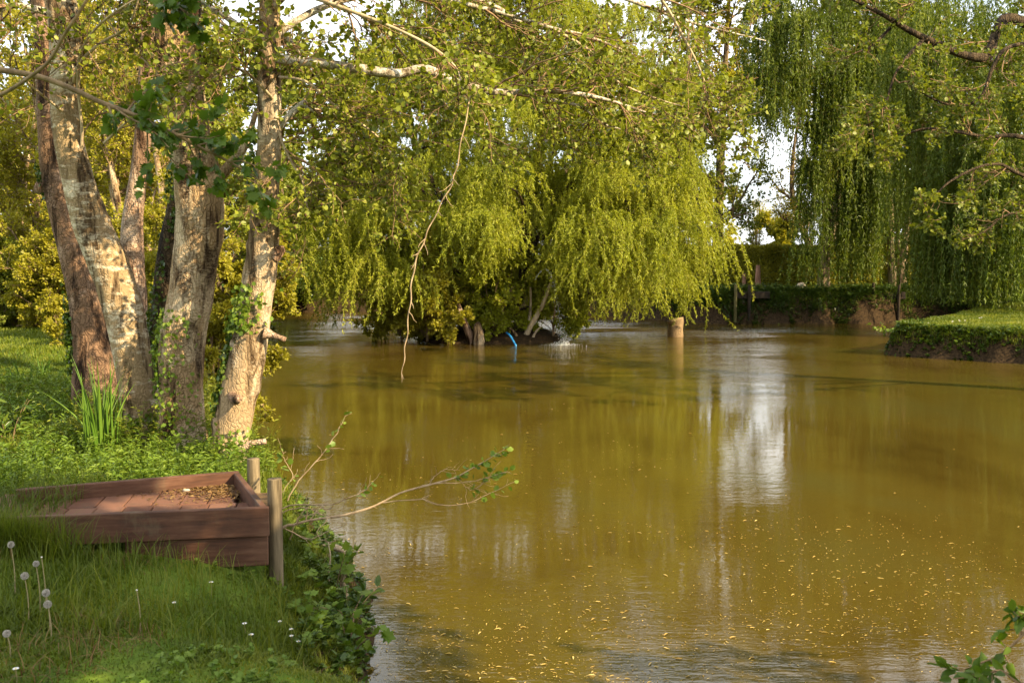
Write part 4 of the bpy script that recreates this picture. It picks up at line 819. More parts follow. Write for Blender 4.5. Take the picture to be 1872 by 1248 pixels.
# ------------------------------------------------------------------ grass
def visible(P, m=.04):
    return (np.abs(P[:, 0] / np.maximum(P[:, 1], .1)) < .5143 + m)
def in_platform(P):
    r = P[:, :2] - Cc; u = r @ uu; v = r @ vv; return (u > .18 + .25 * N1(np.column_stack([u, v, v]), 9)) & (u < Lf + .02 + v * sh) & (v > -.01) & (v < W + .03)
def blades(mb, P, h, wd, lean=.5, k=3):
    n = len(P); az = U(0, 2 * PI, n); o = np.stack([np.cos(az), np.sin(az), np.zeros(n)], 1); s = np.stack([-np.sin(az), np.cos(az), np.zeros(n)], 1)
    ta = U(0, 2 * PI, n); s = nrm(s + .6 * np.stack([np.cos(ta), np.sin(ta), np.zeros(n)], 1))
    ln = np.abs(rng.normal(size=n)) * lean + .1
    rows = []
    for i, t in enumerate((0, .4, .75, 1.0)):
        c = P + np.stack([np.zeros(n), np.zeros(n), h * t * (1 - .25 * ln * t)], 1) + o * (h * ln * t * t)[:, None]
        wv_ = wd * (1, .85, .55, 0)[i]
        if i < 3: rows += [c - s * wv_[:, None] * .5, c + s * wv_[:, None] * .5]
        else: rows += [c]
    V = np.stack(rows, 1); b = np.arange(n)[:, None] * 7
    Fq = np.concatenate([b + np.array([0, 1, 3, 2]), b + np.array([2, 3, 5, 4])]); Ft = b + np.array([4, 5, 6])
    hue = np.clip(.5 + .35 * N1(P, 1.3) + U(-.5, .5, n), 0, 1)
    mb.add(V.reshape(-1, 3), [Ft, Fq], np.repeat(hue, 7))
def scatter(n, x0, x1, y0, y1, smin=.02, dens=None, vis=True, m=.04):
    P = np.column_stack([U(x0, x1, n), U(y0, y1, n)])
    if vis: P = P[visible(P, m)]
    s = -sdist(P, PONDS); P = P[s > smin]
    if dens is not None: P = P[rng.uniform(size=len(P)) < dens(P)]
    return np.column_stack([P, ground(P)])
mb = MB()
P = scatter(125000, -3.6, -.4, 2.9, 7.2, .03); P = P[~in_platform(P)]
pf = np.hypot(P[:, 0] - A[0] + .6, P[:, 1] - 5.2)
tuft = np.clip(.75 + .45 * N2(P, 2.2) + .25 * N3(P, 6), .3, 1.6)
blades(mb, P - (0, 0, .01), .070 * np.where(pf < .8, .75, 1) * tuft * U(.5, 1.3, len(P)), U(.004, .0095, len(P)), .6)
P = scatter(1800, -2.6, -.8, 4.2, 5.3, .25); P = P[~in_platform(P)]; blades(mb, P, U(.10, .20, len(P)), U(.003, .006, len(P)), .5)
P = scatter(150000, -9, -1.6, 6.4, 14, .1); P = P[~in_platform(P)]
blades(mb, P, .10 * np.clip(.8 + .5 * N2(P, 1.6), .3, 1.5) * U(.5, 1.4, len(P)), U(.006, .012, len(P)), .5)
P = scatter(60000, -16, -5, 14, 22, .1); blades(mb, P, .07 * U(.5, 1.3, len(P)), U(.012, .022, len(P)), .5)
tag(mb.build('grass', M['grass'], base=(-2, 6, .7)), kind='stuff')
mb = MB()
P = scatter(160000, 8.6, 17, 21, 33, .0); P = P[P[:, 2] > .3]
blades(mb, P, .07 * U(.5, 1.4, len(P)) * np.clip(.9 + .4 * N2(P, 1.2), .4, 1.5), U(.012, .022, len(P)), .6)
P = scatter(14000, 8.6, 13, 21, 25.5, -.03); P = P[(P[:, 2] > .30)]; sP = -sdist(P[:, :2], PONDS); P = P[sP < .45]; blades(mb, P, U(.08, .22, len(P)), U(.010, .018, len(P)), 1.5)
P = scatter(120000, 4, 22, 34.5, 42, .0); P = P[P[:, 2] > .55]
blades(mb, P, .09 * U(.5, 1.4, len(P)), U(.018, .03, len(P)), .6)
tag(mb.build('grass', M['grass'], base=(11, 24, .6)), kind='stuff')
mb2 = MB(); P = np.column_stack([U(-.4, .04, 900), U(-.06, W + .1, 900)]); Pw = Cc + np.outer(P[:, 0] + .25 * (P[:, 1] / W), uu) + np.outer(P[:, 1], vv); P3_ = np.column_stack([Pw, np.full(900, zf - .02)])
blades(mb2, P3_, U(.10, .24, 900), U(.003, .006, 900), .6); 
cpt = atz(30, 946, ztop)[:2]; n_ = 1600; Q_ = cpt + rng.normal(size=(n_, 2)) * (.17, .035) + (0, -.10); Q_ = np.column_stack([Q_, ground(Q_)]); blades(mb2, Q_, U(.14, .30, n_), U(.003, .006, n_), .5)
tag(mb2.build('grass', M['grass'], base=(*Cc, zf)), kind='stuff')
# dark sedge and ferny growth on the far bank face
mb = MB(); P = scatter(110000, 4, 17, 33.5, 38, -.05); P = P[(P[:, 2] > .05) & (P[:, 2] < 1.0)]; q = N1(P, 1.0) > -.5; P = P[q]; blades(mb, P, U(.08, .26, len(P)), U(.015, .03, len(P)), .9)
tag(mb.build('bank_grass', M['ivy'], base=(11, 35, .5)), kind='stuff')

mbd = MB(); P = scatter(5000, -3.6, -.8, 2.9, 6.2, .1); P = P[~in_platform(P)]; P = P[N3(P, 3.0) > .1]; blades(mbd, P, U(.03, .11, len(P)), U(.002, .005, len(P)), 1.1); tag(mbd.build('dry_grass', M['dry'], base=(-2, 4.5, .7)), kind='stuff')
# undergrowth round the alder feet: leafy whorled stems
def weeds(name, n, x0, x1, y0, y1, hmin, hmax, mat, smin=.05, ls=.045, dens=None, per=16, tpl=OVL, width=.38, inpl=True):
    P = scatter(n, x0, x1, y0, y1, smin, dens); P = P[~in_platform(P)]
    n = len(P); h = U(hmin, hmax, n); k = 5; t = np.linspace(0, 1, k); ln = rng.normal(size=(n, 2)) * .25
    S = P[:, None] + np.stack([ln[:, 0:1] * (t ** 2)[None] * h[:, None], ln[:, 1:2] * (t ** 2)[None] * h[:, None], h[:, None] * t[None]], -1)
    mb = MB(); V, Fl = tubes(S, np.full((n, k), .0018), 3); mb.add(V, Fl, np.full(len(V), .2))
    idx = np.repeat(np.arange(n), per); m_ = len(idx); x = U(.15, 1, m_) * (k - 1) * .9999; i = x.astype(int); f = (x - i)[:, None]
    p = S[idx, i] * (1 - f) + S[idx, i + 1] * f; a = U(0, 2 * PI, m_); d = np.stack([np.cos(a), np.sin(a), U(-.2, .8, m_)], 1)
    leaves(mb, p, d, np.array([0, 0, 1.]) + rng.normal(size=(m_, 3)) * .35, ls * U(.5, 1.3, m_), tpl, width, np.clip(np.repeat(U(0, 1, n), per) * .6 + U(0, .4, m_), 0, 1))
    return tag(mb.build(name, M[mat], base=(P[:, 0].mean(), P[:, 1].mean(), .7)), kind='stuff')
weeds('undergrowth', 1500, -4.2, -2.0, 6.2, 9.2, .10, .30, 'weed', .08, .05, dens=lambda P: np.clip(1.2 - np.abs(P[:, 0] + 3.0 + .0 * P[:, 1]) * .7, 0, 1) * (P[:, 1] > 6.6))
weeds('undergrowth', 2200, -6.5, -3.0, 7.5, 12.5, .08, .25, 'weed', .1, .045, dens=lambda P: (N1(np.column_stack([P, P[:, 0]]), 1.3) > -.1) * .8)
weeds('undergrowth', 900, -3.9, -2.1, 8.4, 10.4, .2, .5, 'alder', .05, .045)
weeds('undergrowth', 200, -2.0, -.85, 4.8, 8.2, .05, .17, 'ivy', .02, .05, dens=lambda P: (-sdist(P, PONDS) < .35) * 1.0)
weeds('undergrowth', 120, -1.9, -.85, 4.6, 7.6, .06, .16, 'weed', .0, .055, dens=lambda P: (-sdist(P, PONDS) < .38) * 1.0, tpl=LOB, width=.8, per=9)
weeds('clover', 1100, -3.4, -.9, 2.9, 5.9, .02, .06, 'weed', .1, .024, dens=lambda P: (N2(np.column_stack([P, P[:, 0]]), 1.9) > .0) * 1.0, tpl=LOB, width=.9, per=8)
weeds('bank_plants', 900, -1.7, -.6, 4.2, 8.4, .02, .10, 'ivy', -.05, .045, dens=lambda P: (-sdist(P, PONDS) < .22) * 1.0, tpl=LOB, width=.8, per=9)
weeds('bank_plants', 5000, 8.8, 12.8, 21, 26, .03, .12, 'ivy', -.06, .06, dens=lambda P: (-sdist(P, PONDS) < .35) * 1.0, tpl=LOB, width=.8, per=9)
weeds('bank_plants', 14000, 4, 17, 33.5, 37, .05, .3, 'ivy', -.06, .10, dens=lambda P: (-sdist(P, PONDS) < .5) * 1.0, per=10)
weeds('undergrowth', 260, 9, 12.5, 21.5, 25.3, .05, .18, 'weed', -.02, .07, dens=lambda P: (-sdist(P, PONDS) < .22) * 1.0, tpl=LOB, width=.8, per=9)

# iris clump, dock, dark nettle
def sword(name, label, cat, c, n, h, wd, spread, mat, rad_=.12, lean=.18):
    c = np.array([c[0], c[1], gz(c[0], c[1])]); mb = MB(); 
    for i in range(n):
        a = U(0, 6.28); r = U(0, rad_); p = c + np.array([math.cos(a) * r, math.sin(a) * r, -.02]); hh = h * U(.55, 1.1); l = abs(rng.normal()) * lean
        az = a + U(-.5, .5); o = np.array([math.cos(az), math.sin(az), 0]); fa = U(0, PI); s = np.array([math.cos(fa), math.sin(fa), 0]); k = 9; t = np.linspace(0, 1, k)
        Q = p + np.outer(t, [0, 0, 1]) * hh * (1 - .15 * l) + np.outer(t ** 2.2, o) * hh * l
        wv_ = wd * np.interp(t, [0, .15, .6, 1], [.7, 1, .8, .03]) * U(.8, 1.2); nn_ = np.cross(s, [0, 0, 1]) * wv_[:, None] * .16
        V = np.stack([Q - s * wv_[:, None] / 2, Q + nn_, Q + s * wv_[:, None] / 2, Q - nn_], 1).reshape(-1, 3)
        ii_ = np.arange(k - 1)[:, None] * 4 + np.arange(4)[None]; jj_ = np.arange(k - 1)[:, None] * 4 + ((np.arange(4) + 1) % 4)[None]
        mb.add(V, [np.stack([ii_, jj_, jj_ + 4, ii_ + 4], -1).reshape(-1, 4)], np.full(len(V), U(0, 1)))
    return tag(mb.build(name, M[mat], base=c), label, cat)
sword('iris_plant', 'tall clump of upright sword-shaped iris leaves beside the leaning silver trunk', 'iris', at(183, 780, 8.3)[:2], 44, .86, .026, .1, 'iris', .16, .20)
sword('iris_plant', 'low sprawling clump of narrow grey-green leaves on the lawn, nearer the picture edge', 'iris', at(38, 665, 12)[:2], 22, .36, .022, .1, 'iris', .18, .6)
sword('iris_plant', 'small sprawling clump of narrow leaves on the lawn beside the reddish trunk', 'iris', at(75, 660, 12.6)[:2], 16, .34, .022, .1, 'iris', .14, .6)
def stemplant(name, label, cat, c, n, h, mat, ls, per, tpl=OVL, width=.34, spread=.5, root_z=None, rad_=.08):
    c = np.array([c[0], c[1], gz(c[0], c[1]) if root_z is None else root_z]); root = thing(name, label, cat, c)
    a = U(0, 6.28, n); hh = h * U(.6, 1.1, n); k = 7; t = np.linspace(0, 1, k); o = np.stack([np.cos(a), np.sin(a), np.zeros(n)], 1)
    S = c + o[:, None] * (rad_ * .5 + (hh * spread)[:, None] * t[None] ** 1.5)[..., None] + np.array([0, 0, 1.]) * (hh[:, None] * (t - .25 * spread * t ** 2)[None])[..., None]
    mb = MB(); V, Fl = tubes(S, np.linspace(1, .5, k)[None] * np.full((n, 1), .004), 5); mb.add(V, Fl); mb.build('stem', M['twig'], root)
    mb = MB(); leaf_on(mb, S, per, ls, tpl, width, t0=.25, off=.01, upn=1.3, spread=1.0, droop=.2); mb.build('leaves', M[mat], root); return root
stemplant('nettle_plant', 'dark leafy plant standing in the grass at the picture edge', 'plant', at(12, 770, 8.6)[:2], 8, .45, 'ivy', .085, 22, spread=.35)
stemplant('sapling', 'young leafy shoot rising from the bank below the fishing platform', 'plant', (-1.13, 6.15), 5, .35, 'weed', .06, 12, LOB, .8, .4)

# dandelion clocks and daisies
M['fluff'] = simple('seed_fluff', (.55, .50, .42), (.75, .70, .62), 40, rough=.9)
M['petal'] = simple('white_petal', (.72, .70, .66), (.85, .83, .80), 30, rough=.6)
M['yellow'] = simple('flower_centre', (.55, .38, .02), (.7, .5, .04), 30)
M['stalk'] = simple('flower_stalk', (.22, .16, .08), (.34, .28, .14), 30)
def dandelion(px, py, d, top, bot, label, head=True):
    """px, top pixel row, bottom pixel row at depth d"""
    P0 = at(px, top, d); g0 = gz(P0[0], P0[1]); c = np.array([P0[0] + .01, P0[1], g0]); root = thing('dandelion', label, 'dandelion', c, GD)
    P0[2] = max(P0[2], g0 + .10)
    S, R = smooth(np.array([c, c + (P0 - c) * .5 + (.006, 0, 0), P0]), [.0028, .0022, .0018], 10); V, Fl = tubes(S[None], R[None], 6); mk('stem', V, Fl, M['stalk'], root)
    if head:
        n = 260; D = nrm(rng.normal(size=(n, 3))); mb = MB(); q = P0[None] + D * .004
        r = U(.008, .0125)
        V, Fl = tubes(np.stack([q, q + D * r * .75], 1), np.full((n, 2), .00035), 3); mb.add(V, Fl)
        tipn = 5
        for j in range(tipn):
            e = nrm(D + .42 * rng.normal(size=(n, 3))); leaves(mb, q + D * r * .6, e, rng.normal(size=(n, 3)), r * .62, RH, .10)
        mb.build('seed_head', M['fluff'], root)
        blob('receptacle', P0, (.004, .004, .003), M['stalk'], parent=root, seg=8)
    else: blob('bare_head', P0, (.0045, .0045, .004), M['fluff'], parent=root, seg=8)
GD = 'dandelions gone to seed in the near grass'
dandelion(20, 995, 4.6, 995, 1040, 'dandelion seed head highest up the near grass, beside the picture edge')
dandelion(66, 1030, 4.4, 1030, 1080, 'dandelion seed head on a tall stalk, tallest of the three behind the paired heads')
dandelion(45, 1050, 4.3, 1052, 1085, 'small dandelion seed head on a short stalk just below the tall one')
dandelion(76, 1018, 4.4, 1018, 1070, 'bare dandelion stalk beside the tallest seed head', False)
dandelion(84, 1083, 4.2, 1083, 1115, 'upper of the paired dandelion seed heads')
dandelion(87, 1104, 4.1, 1104, 1135, 'lower of the paired dandelion seed heads')
dandelion(13, 1174, 3.9, 1174, 1200, 'single large dandelion seed head near the bottom corner')
dandelion(250, 1078, 4.3, 1078, 1130, 'lone bare dandelion stalk standing in open grass', False)
def daisy(px, py, d, label, group='daisies in the grass', sc=1.0, h=.07):
    P0 = at(px, py, d); g0 = gz(P0[0], P0[1]); P0[2] = g0 + h; root = thing('daisy', label, 'daisy', (P0[0], P0[1], g0), group)
    V, Fl = tubes(np.array([[(P0[0], P0[1], g0), (P0[0] + .003, P0[1], g0 + h * .5), P0]]), np.full((1, 3), .0012 * sc), 4); mk('stem', V, Fl, M['stalk'], root)
    n = 16; a = np.arange(n) / n * 2 * PI; D = np.stack([np.cos(a), np.sin(a), np.full(n, .25)], 1); mb = MB(); leaves(mb, P0 + D * .003 * sc, D + (0, -.2, 0), np.tile((0, -.25, 1.), (n, 1)), .010 * sc, OVL, .32); mb.build('petals', M['petal'], root)
    blob('centre', P0 + (0, 0, .001), (.0035 * sc, .0035 * sc, .0025 * sc), M['yellow'], parent=root, seg=8)
for (px, py, d, lb_) in [(320, 1135, 4.6, 'lone white daisy in the shaded grass between dandelion stalk and bank'), (512, 1156, 4.9, 'daisy at the top of the cluster by the bank edge'), (533, 1165, 4.9, 'daisy second highest in the cluster by the bank edge'), (533, 1180, 4.8, 'lower twin daisy nearest the water in the cluster'),
                        (546, 1181, 4.8, 'outermost daisy of the cluster, closest to the water'), (448, 1180, 4.6, 'daisy left of the cluster, upper of two'), (460, 1193, 4.5, 'daisy left of the cluster, lower of two'), (386, 1062, 5.0, 'white daisy below the lower board of the fishing platform'), (30, 1246, 3.6, 'white daisy at the very bottom of the grass')]:
    daisy(px, py, d, lb_)
for i, (x, y) in enumerate([(10.9, 24.6), (11.0, 24.8), (11.15, 24.75), (11.25, 25.0), (10.1, 24.1), (11.9, 25.3), (12.0, 25.4), (11.35, 24.9)]):
    g0 = gz(x, y); root = thing('daisy', 'tiny white daisy among others on the sunlit grass point', 'daisy', (x, y, g0), 'daisies on the sunlit grass point')
    P0 = np.array([x, y, g0 + .09]); n = 10; a = np.arange(n) / n * 2 * PI; D = np.stack([np.cos(a), np.sin(a), np.full(n, .4)], 1); mb = MB(); leaves(mb, P0 + D * .003, D, np.tile((0, -.6, 1.), (n, 1)), .022, OVL, .5); mb.build('petals', M['petal'], root)
    V, Fl = tubes(np.array([[(x, y, g0), (x, y, g0 + .09)]]), np.full((1, 2), .002), 4); mk('stem', V, Fl, M['stalk'], root)

# ------------------------------------------------------------------ low branch over the water, roots, snags on the near bank
def low_branch():
    base = at(505, 975, 6.3); root = thing('low_branch', 'pale bare branch growing low over the water, a few leaves at its tip', 'branch', base)
    lm = [([(490, 985, 6.3), (520, 962, 6.3), (545, 955, 6.3), (600, 946, 6.3), (650, 937, 6.35), (695, 920, 6.4), (740, 898, 6.45), (785, 885, 6.5), (830, 874, 6.5), (860, 858, 6.5), (900, 835, 6.5), (922, 822, 6.5)], [.018, .015, .0145, .013, .012, .011, .010, .0085, .007, .005, .0035, .002]),
          ([(500, 935, 6.5), (540, 922, 6.5), (600, 922, 6.5), (640, 908, 6.5), (670, 893, 6.5), (690, 872, 6.5)], [.008, .007, .0065, .005, .004, .002]),
          ([(505, 940, 6.4), (545, 928, 6.4), (600, 930, 6.4), (612, 918, 6.4)], [.006, .005, .004, .002]),
          ([(525, 915, 6.4), (545, 880, 6.4), (580, 840, 6.4), (600, 815, 6.4), (622, 780, 6.4), (634, 752, 6.4)], [.007, .006, .005, .004, .003, .0015]),
          ([(700, 918, 6.4), (770, 912, 6.4), (800, 922, 6.4), (850, 920, 6.4), (900, 900, 6.4), (940, 880, 6.4)], [.005, .0045, .004, .003, .003, .002]),
          ([(790, 884, 6.5), (840, 882, 6.5), (880, 876, 6.5), (905, 868, 6.5), (930, 860, 6.5)], [.005, .0045, .004, .003, .0015]),
          ([(785, 885, 6.5), (795, 870, 6.5), (815, 858, 6.5), (840, 860, 6.5)], [.004, .0035, .003, .0015]),
          ([(835, 870, 6.5), (860, 895, 6.5), (885, 880, 6.5), (900, 862, 6.5)], [.003, .003, .0025, .0015]),
          ([(520, 965, 6.3), (560, 985, 6.2), (590, 975, 6.2), (640, 955, 6.2)], [.007, .006, .004, .002]),
          ([(540, 956, 6.3), (560, 930, 6.3), (580, 935, 6.3), (625, 958, 6.3)], [.006, .005, .004, .0015]),
          ([(530, 985, 6.3), (545, 950, 6.25), (575, 938, 6.2), (620, 945, 6.2), (655, 930, 6.2)], [.006, .005, .004, .003, .0015]),
          ([(600, 946, 6.3), (580, 975, 6.2), (600, 990, 6.2), (625, 985, 6.2)], [.005, .004, .003, .0015]),
          ([(515, 900, 6.4), (535, 870, 6.4), (520, 840, 6.4), (515, 820, 6.4)], [.004, .003, .0025, .0015])]
    L = [smooth(path(p), r, 20) for p, r in lm]
    for i, (q, r) in enumerate(L):
        q = q + rng.normal(size=q.shape) * .0026; L[i] = (q, r * .72)
    V, Fl = trunk_mesh(L[0][0], L[0][1], 10, .015, .10, 44); mk('branch', V, Fl, M['twig_mid'], root)
    mb = MB()
    for q, r in L[1:]: V, Fl = tubes(q[None], r[None], 6); mb.add(V, Fl)
    A_ = np.stack([q for q, _ in L]); AR = np.stack([r for _, r in L]); B, BR = spawn(A_, AR, 7, .05, .22, k=5, t0=.2, ang=.7, up=.05, wob=.2, rr=.5, rmin=.0009); V, Fl = tubes(B, BR, 4); mb.add(V, Fl); mb.build('twigs', M['twig_mid'], root)
    c = MB()
    for q, n_, t0 in ((L[0][0], 46, .72), (L[4][0], 8, .7), (L[5][0], 18, .2), (L[7][0], 10, .3), (L[3][0], 12, .35), (L[12][0], 12, .3), (L[1][0], 9, .55)):
        leaf_on(c, q[None], n_, .038, RND, .85, t0=t0, off=.014, upn=.7, svar=.4)
    c.build('leaves', M['weed'], root)
low_branch()
def snag(name, label, cat, pts, r, mat='twig_pale', seg=10, amp=.12, seed=5):
    P = path(pts); V, Fl = trunk_mesh(P, np.array(r), seg, .02, amp, seed); o = mk(name, V, Fl, M[mat], base=P[0]); return tag(o, label, cat)
snag('root', 'thick pale root curling out of the bank into the water', 'root', [(545, 1012, 6.9), (580, 1003, 6.9), (612, 1000, 6.9), (634, 1012, 6.9), (645, 1030, 6.9)], [.03, .028, .026, .022, .016], seed=3)
snag('root', 'darker root looping beneath the thick pale root', 'root', [(530, 1030, 6.8), (570, 1018, 6.8), (600, 1022, 6.8), (612, 1035, 6.8), (606, 1050, 6.8)], [.022, .02, .016, .014, .01], 'twig')
snag('driftwood', 'upright pointed grey snag standing at the bank edge over brown leaves', 'driftwood', [(632, 1110, 6.2), (632, 1085, 6.2), (628, 1060, 6.2), (634, 1040, 6.2), (641, 1018, 6.2)], [.022, .017, .012, .010, .003], seed=6)
snag('driftwood', 'thin forked stick rising from the bank beside the pointed snag', 'driftwood', [(605, 1110, 6.1), (604, 1080, 6.1), (600, 1050, 6.1), (604, 1020, 6.1), (600, 990, 6.1)], [.010, .009, .007, .006, .003], seed=7)
stemplant('dock_plant', 'broad-leaved plant with reddish tips hanging over the bank edge', 'plant', (-.98, 5.75), 9, .30, 'ivy', .07, 9, OVL, .6, .9)
stemplant('dock_plant', 'bright green leafed plant low on the bank at the water', 'plant', (-.92, 5.45), 7, .22, 'weed', .07, 8, LOB, .85, .9)

# floating leaves
n = 15000; py = 620 + 640 * U(0, 1, n) ** .62; px = U(440, 1900, n)
Pf = np.array([atz(a, b_, .004) for a, b_ in zip(px, py)])
den = np.clip(.12 + .75 * N1(Pf, .9) + .65 * N2(Pf, 2.2) + np.clip((py - 950) / 500, 0, .5) + np.where(px < 1150, .42, -.3), .03, 1) * np.interp(py, [620, 760, 1000, 1248], [.10, .3, .8, 1.0])
ok = (rng.uniform(size=n) < den) & (sdist(Pf[:, :2], PONDS) > .03) & (sdist(Pf[:, :2], ISL) < -.1); Pf = Pf[ok]; n = len(Pf)
mb = MB(); szf = np.exp(rng.normal(size=n) * .62) * .0105
leaves(mb, Pf, rng.normal(size=(n, 3)) * (1, .55, 0) + (1e-3, 0, 0), np.array([0, 0, 1.]) + rng.normal(size=(n, 3)) * .12, np.clip(szf, .004, .05), OVL, .24)
tag(mb.build('floating_leaves', M['fleck'], base=(0, 8, 0)), kind='stuff')
snag('driftwood', 'thin dark stick lying half sunk in the open water', 'driftwood', [(1540, 906, 9.82), (1580, 908, 9.80), (1612, 909, 9.78)], [.004, .010, .004], 'twig')
snag('driftwood', 'short dark floating twig, nearer the leaf-strewn water', 'driftwood', [(1660, 1014, 7.86), (1690, 1017, 7.84), (1712, 1018, 7.82)], [.003, .007, .003], 'twig')

# bottom corner plant, close to the camera
def corner():
    b = np.array((1.95, 2.6, 0.)); b[2] = gz(b[0], b[1]); root = thing('shrub', 'dark-leaved shrub poking into the bottom corner of the picture over the water', 'shrub', b)
    lm = [([b, at(1980, 1150, 2.9), at(1900, 1140, 3.0), at(1872, 1160, 3.0), at(1830, 1195, 3.05), at(1790, 1212, 3.1), at(1755, 1225, 3.1)], [.010, .008, .007, .006, .004, .003, .0015]),
          ([b, at(1960, 1260, 2.9), at(1870, 1250, 2.95), at(1830, 1225, 3.0), at(1790, 1235, 3.0), at(1740, 1240, 3.0)], [.009, .007, .006, .004, .003, .0015]),
          ([b, at(1960, 1160, 2.9), at(1910, 1125, 3.0), at(1868, 1128, 3.0)], [.008, .006, .004, .002])]
    L = [smooth(np.array(p), r, 16) for p, r in lm]; mb = MB()
    for q, r in L: V, Fl = tubes(q[None], r[None], 6); mb.add(V, Fl)
    A_ = np.stack([q for q, _ in L])[:, 6:]; B, BR = spawn(A_, np.stack([r for _, r in L])[:, 6:], 7, .03, .10, k=4, t0=.1, ang=.8, rr=.5, rmin=.001); V, Fl = tubes(B, BR, 4); mb.add(V, Fl); mb.build('stem', M['twig_red'], root)
    c = MB(); leaf_on(c, B, 4, .045, OVL, .62, t0=.4, off=.004, upn=.8, svar=.3); leaf_on(c, A_, 9, .045, OVL, .6, t0=.2, off=.006, upn=.8, svar=.3); c.build('leaves', M['neargreen'], root)
corner()

# ------------------------------------------------------------------ island things
def isn(label, pts, r, mat='bark_pink', name='tree_stump', cat='stump', seed=1): return snag(name, label, cat, pts, r, mat, 12, .12, seed)
isn('thin leaning bare stick at the end of the island', [(823, 632, 27), (812, 610, 27), (800, 592, 27), (791, 579, 27)], [.045, .04, .035, .025], name='driftwood', cat='driftwood')
isn('tall broken reddish stem standing at the island edge', [(866, 632, 27), (858, 612, 27), (848, 588, 27), (840, 565, 27.1), (836, 545, 27.2)], [.14, .12, .09, .07, .04], seed=2)
isn('short hollow rounded stump beside the broken stem', [(875, 632, 26.9), (875, 612, 26.9), (873, 598, 26.9), (876, 592, 27)], [.17, .14, .11, .07], 'bark_mid', seed=3)
isn('curved pale stem leaning up and out from the island, beside the water jet', [(958, 622, 27.4), (968, 600, 27.4), (985, 570, 27.4), (997, 545, 27.4), (1006, 518, 27.4)], [.08, .07, .065, .055, .035], 'twig_pale', 'bare_stem', 'stem', 4)
isn('slim upright pale stem behind the curved one', [(956, 620, 27.7), (966, 590, 27.7), (970, 560, 27.7), (970, 525, 27.7)], [.05, .045, .04, .03], 'twig_pale', 'bare_stem', 'stem', 5)
isn('short forked stem at the foot of the curved pale stem', [(972, 622, 27.3), (980, 606, 27.3), (990, 596, 27.3)], [.04, .03, .015], 'twig_pale', 'bare_stem', 'stem', 6)
isn('low dark broken stem between the leaning trunk and the blue pipe', [(946, 620, 27.2), (940, 607, 27.2), (932, 600, 27.2)], [.05, .04, .02], 'bark_mid', 'bare_stem', 'stem', 7)
isn('brown stump standing in the open water behind the willow fringe', [(1234, 618, 29.5), (1234, 604, 29.5), (1235, 592, 29.5), (1233, 584, 29.5)], [.24, .22, .21, .24], 'twig', seed=8)
M['blue'] = simple('blue_plastic', (.02, .22, .55), (.03, .30, .65), 20, rough=.35, spec=.5)
P = path([(926, 608, 26.9), (933, 614, 26.7), (945, 624, 26.5)]); P[-1][2] = -.05
V, Fl = trunk_mesh(P, np.array([.026, .026, .026]), 14, .05, .0, 1); tag(mk('pipe', V, Fl, M['blue'], base=P[-1]), 'short bright blue plastic pipe sloping into the water at the island', 'pipe')
bush(780, 27.2, 2.6, 1.4, 'young', 'small green alder sapling at the end of the island', ls=.085, lp=22, stems=4, per=(6, 6), z=.2)
bush(735, 28.0, 2.0, 1.1, 'young', 'yellow-green low bush spreading over the water from the island', ls=.08, lp=20, stems=4, per=(6, 6), z=.1)
bush(905, 27.4, 2.5, 1.25, 'willow', 'low bright shoots between the stumps and the leaning trunk', ls=.08, lp=22, stems=5, per=(6, 6), z=.2)
bush(1010, 28.2, 2.4, 1.2, 'willow', 'leafy shoots behind the curved pale stem on the island', ls=.08, lp=22, stems=5, per=(6, 6), z=.2)
# water jet and splash
m_, t_, o_ = newmat('falling_water'); p_ = princ(t_, o_, (.86, .88, .86), .15, .5); p_.inputs['Transmission Weight'].default_value = .35; M['spray'] = m_
m_, t_, o_ = newmat('white_foam'); princ(t_, o_, (.85, .86, .83), .5, .4); M['foam'] = m_
J, _ = smooth(path([(978, 512, 27.0), (985, 500, 27.0), (996, 492, 26.9), (1005, 500, 26.8), (1012, 520, 26.7), (1018, 548, 26.6), (1024, 580, 26.5), (1029, 610, 26.5), (1031, 628, 26.5)]), np.ones(9), 60)
root = thing('water_jet', 'thin arching jet of water falling from the island into the pond', 'water jet', J[-1])
rr = np.interp(np.linspace(0, 1, 60), [0, .4, 1], [.012, .008, .005]) * (1 + .5 * N1(J, 9)); J2 = J + np.stack([.03 * N2(J, 5), .02 * N3(J, 6), np.zeros(60)], 1) * np.linspace(0, 1, 60)[:, None]
V, Fl = tubes(J2[None][:, :34], rr[None][:, :34], 6); mk('stream', V, Fl, M['spray'], root)
n = 380; i = (59 * U(0, 1, n) ** .55).astype(int); c_ = J[i] + rng.normal(size=(n, 3)) * (.012 + .075 * (i / 59) ** 1.5)[:, None] * (1, .6, .5)
c_[:, 2] = np.maximum(c_[:, 2], .02)
oc = np.array([(1, 0, 0), (0, 1, 0), (-1, 0, 0), (0, -1, 0), (0, 0, 1.7), (0, 0, -1.7)]); of = np.array([(0, 1, 4), (1, 2, 4), (2, 3, 4), (3, 0, 4), (1, 0, 5), (2, 1, 5), (3, 2, 5), (0, 3, 5)])
dr_ = mk('droplets', (c_[:, None] + oc[None] * U(.004, .011, n)[:, None, None]).reshape(-1, 3), [(np.arange(n)[:, None, None] * 6 + of[None]).reshape(-1, 3)], M['spray'], root); dr_['kind'] = 'stuff'
sc_ = atz(1030, 631, .0); n = 420; a = U(0, 6.28, n); rr = np.abs(rng.normal(size=n)) * .2; c_ = sc_ + np.stack([np.cos(a) * rr * 1.1, np.sin(a) * rr * .8, .004 + U(0, 1, n) ** 2.5 * .22 * np.exp(-rr * 5)], 1)
V = (c_[:, None] + oc[None] * (U(.003, .013, n) * np.exp(-rr))[:, None, None]).reshape(-1, 3)
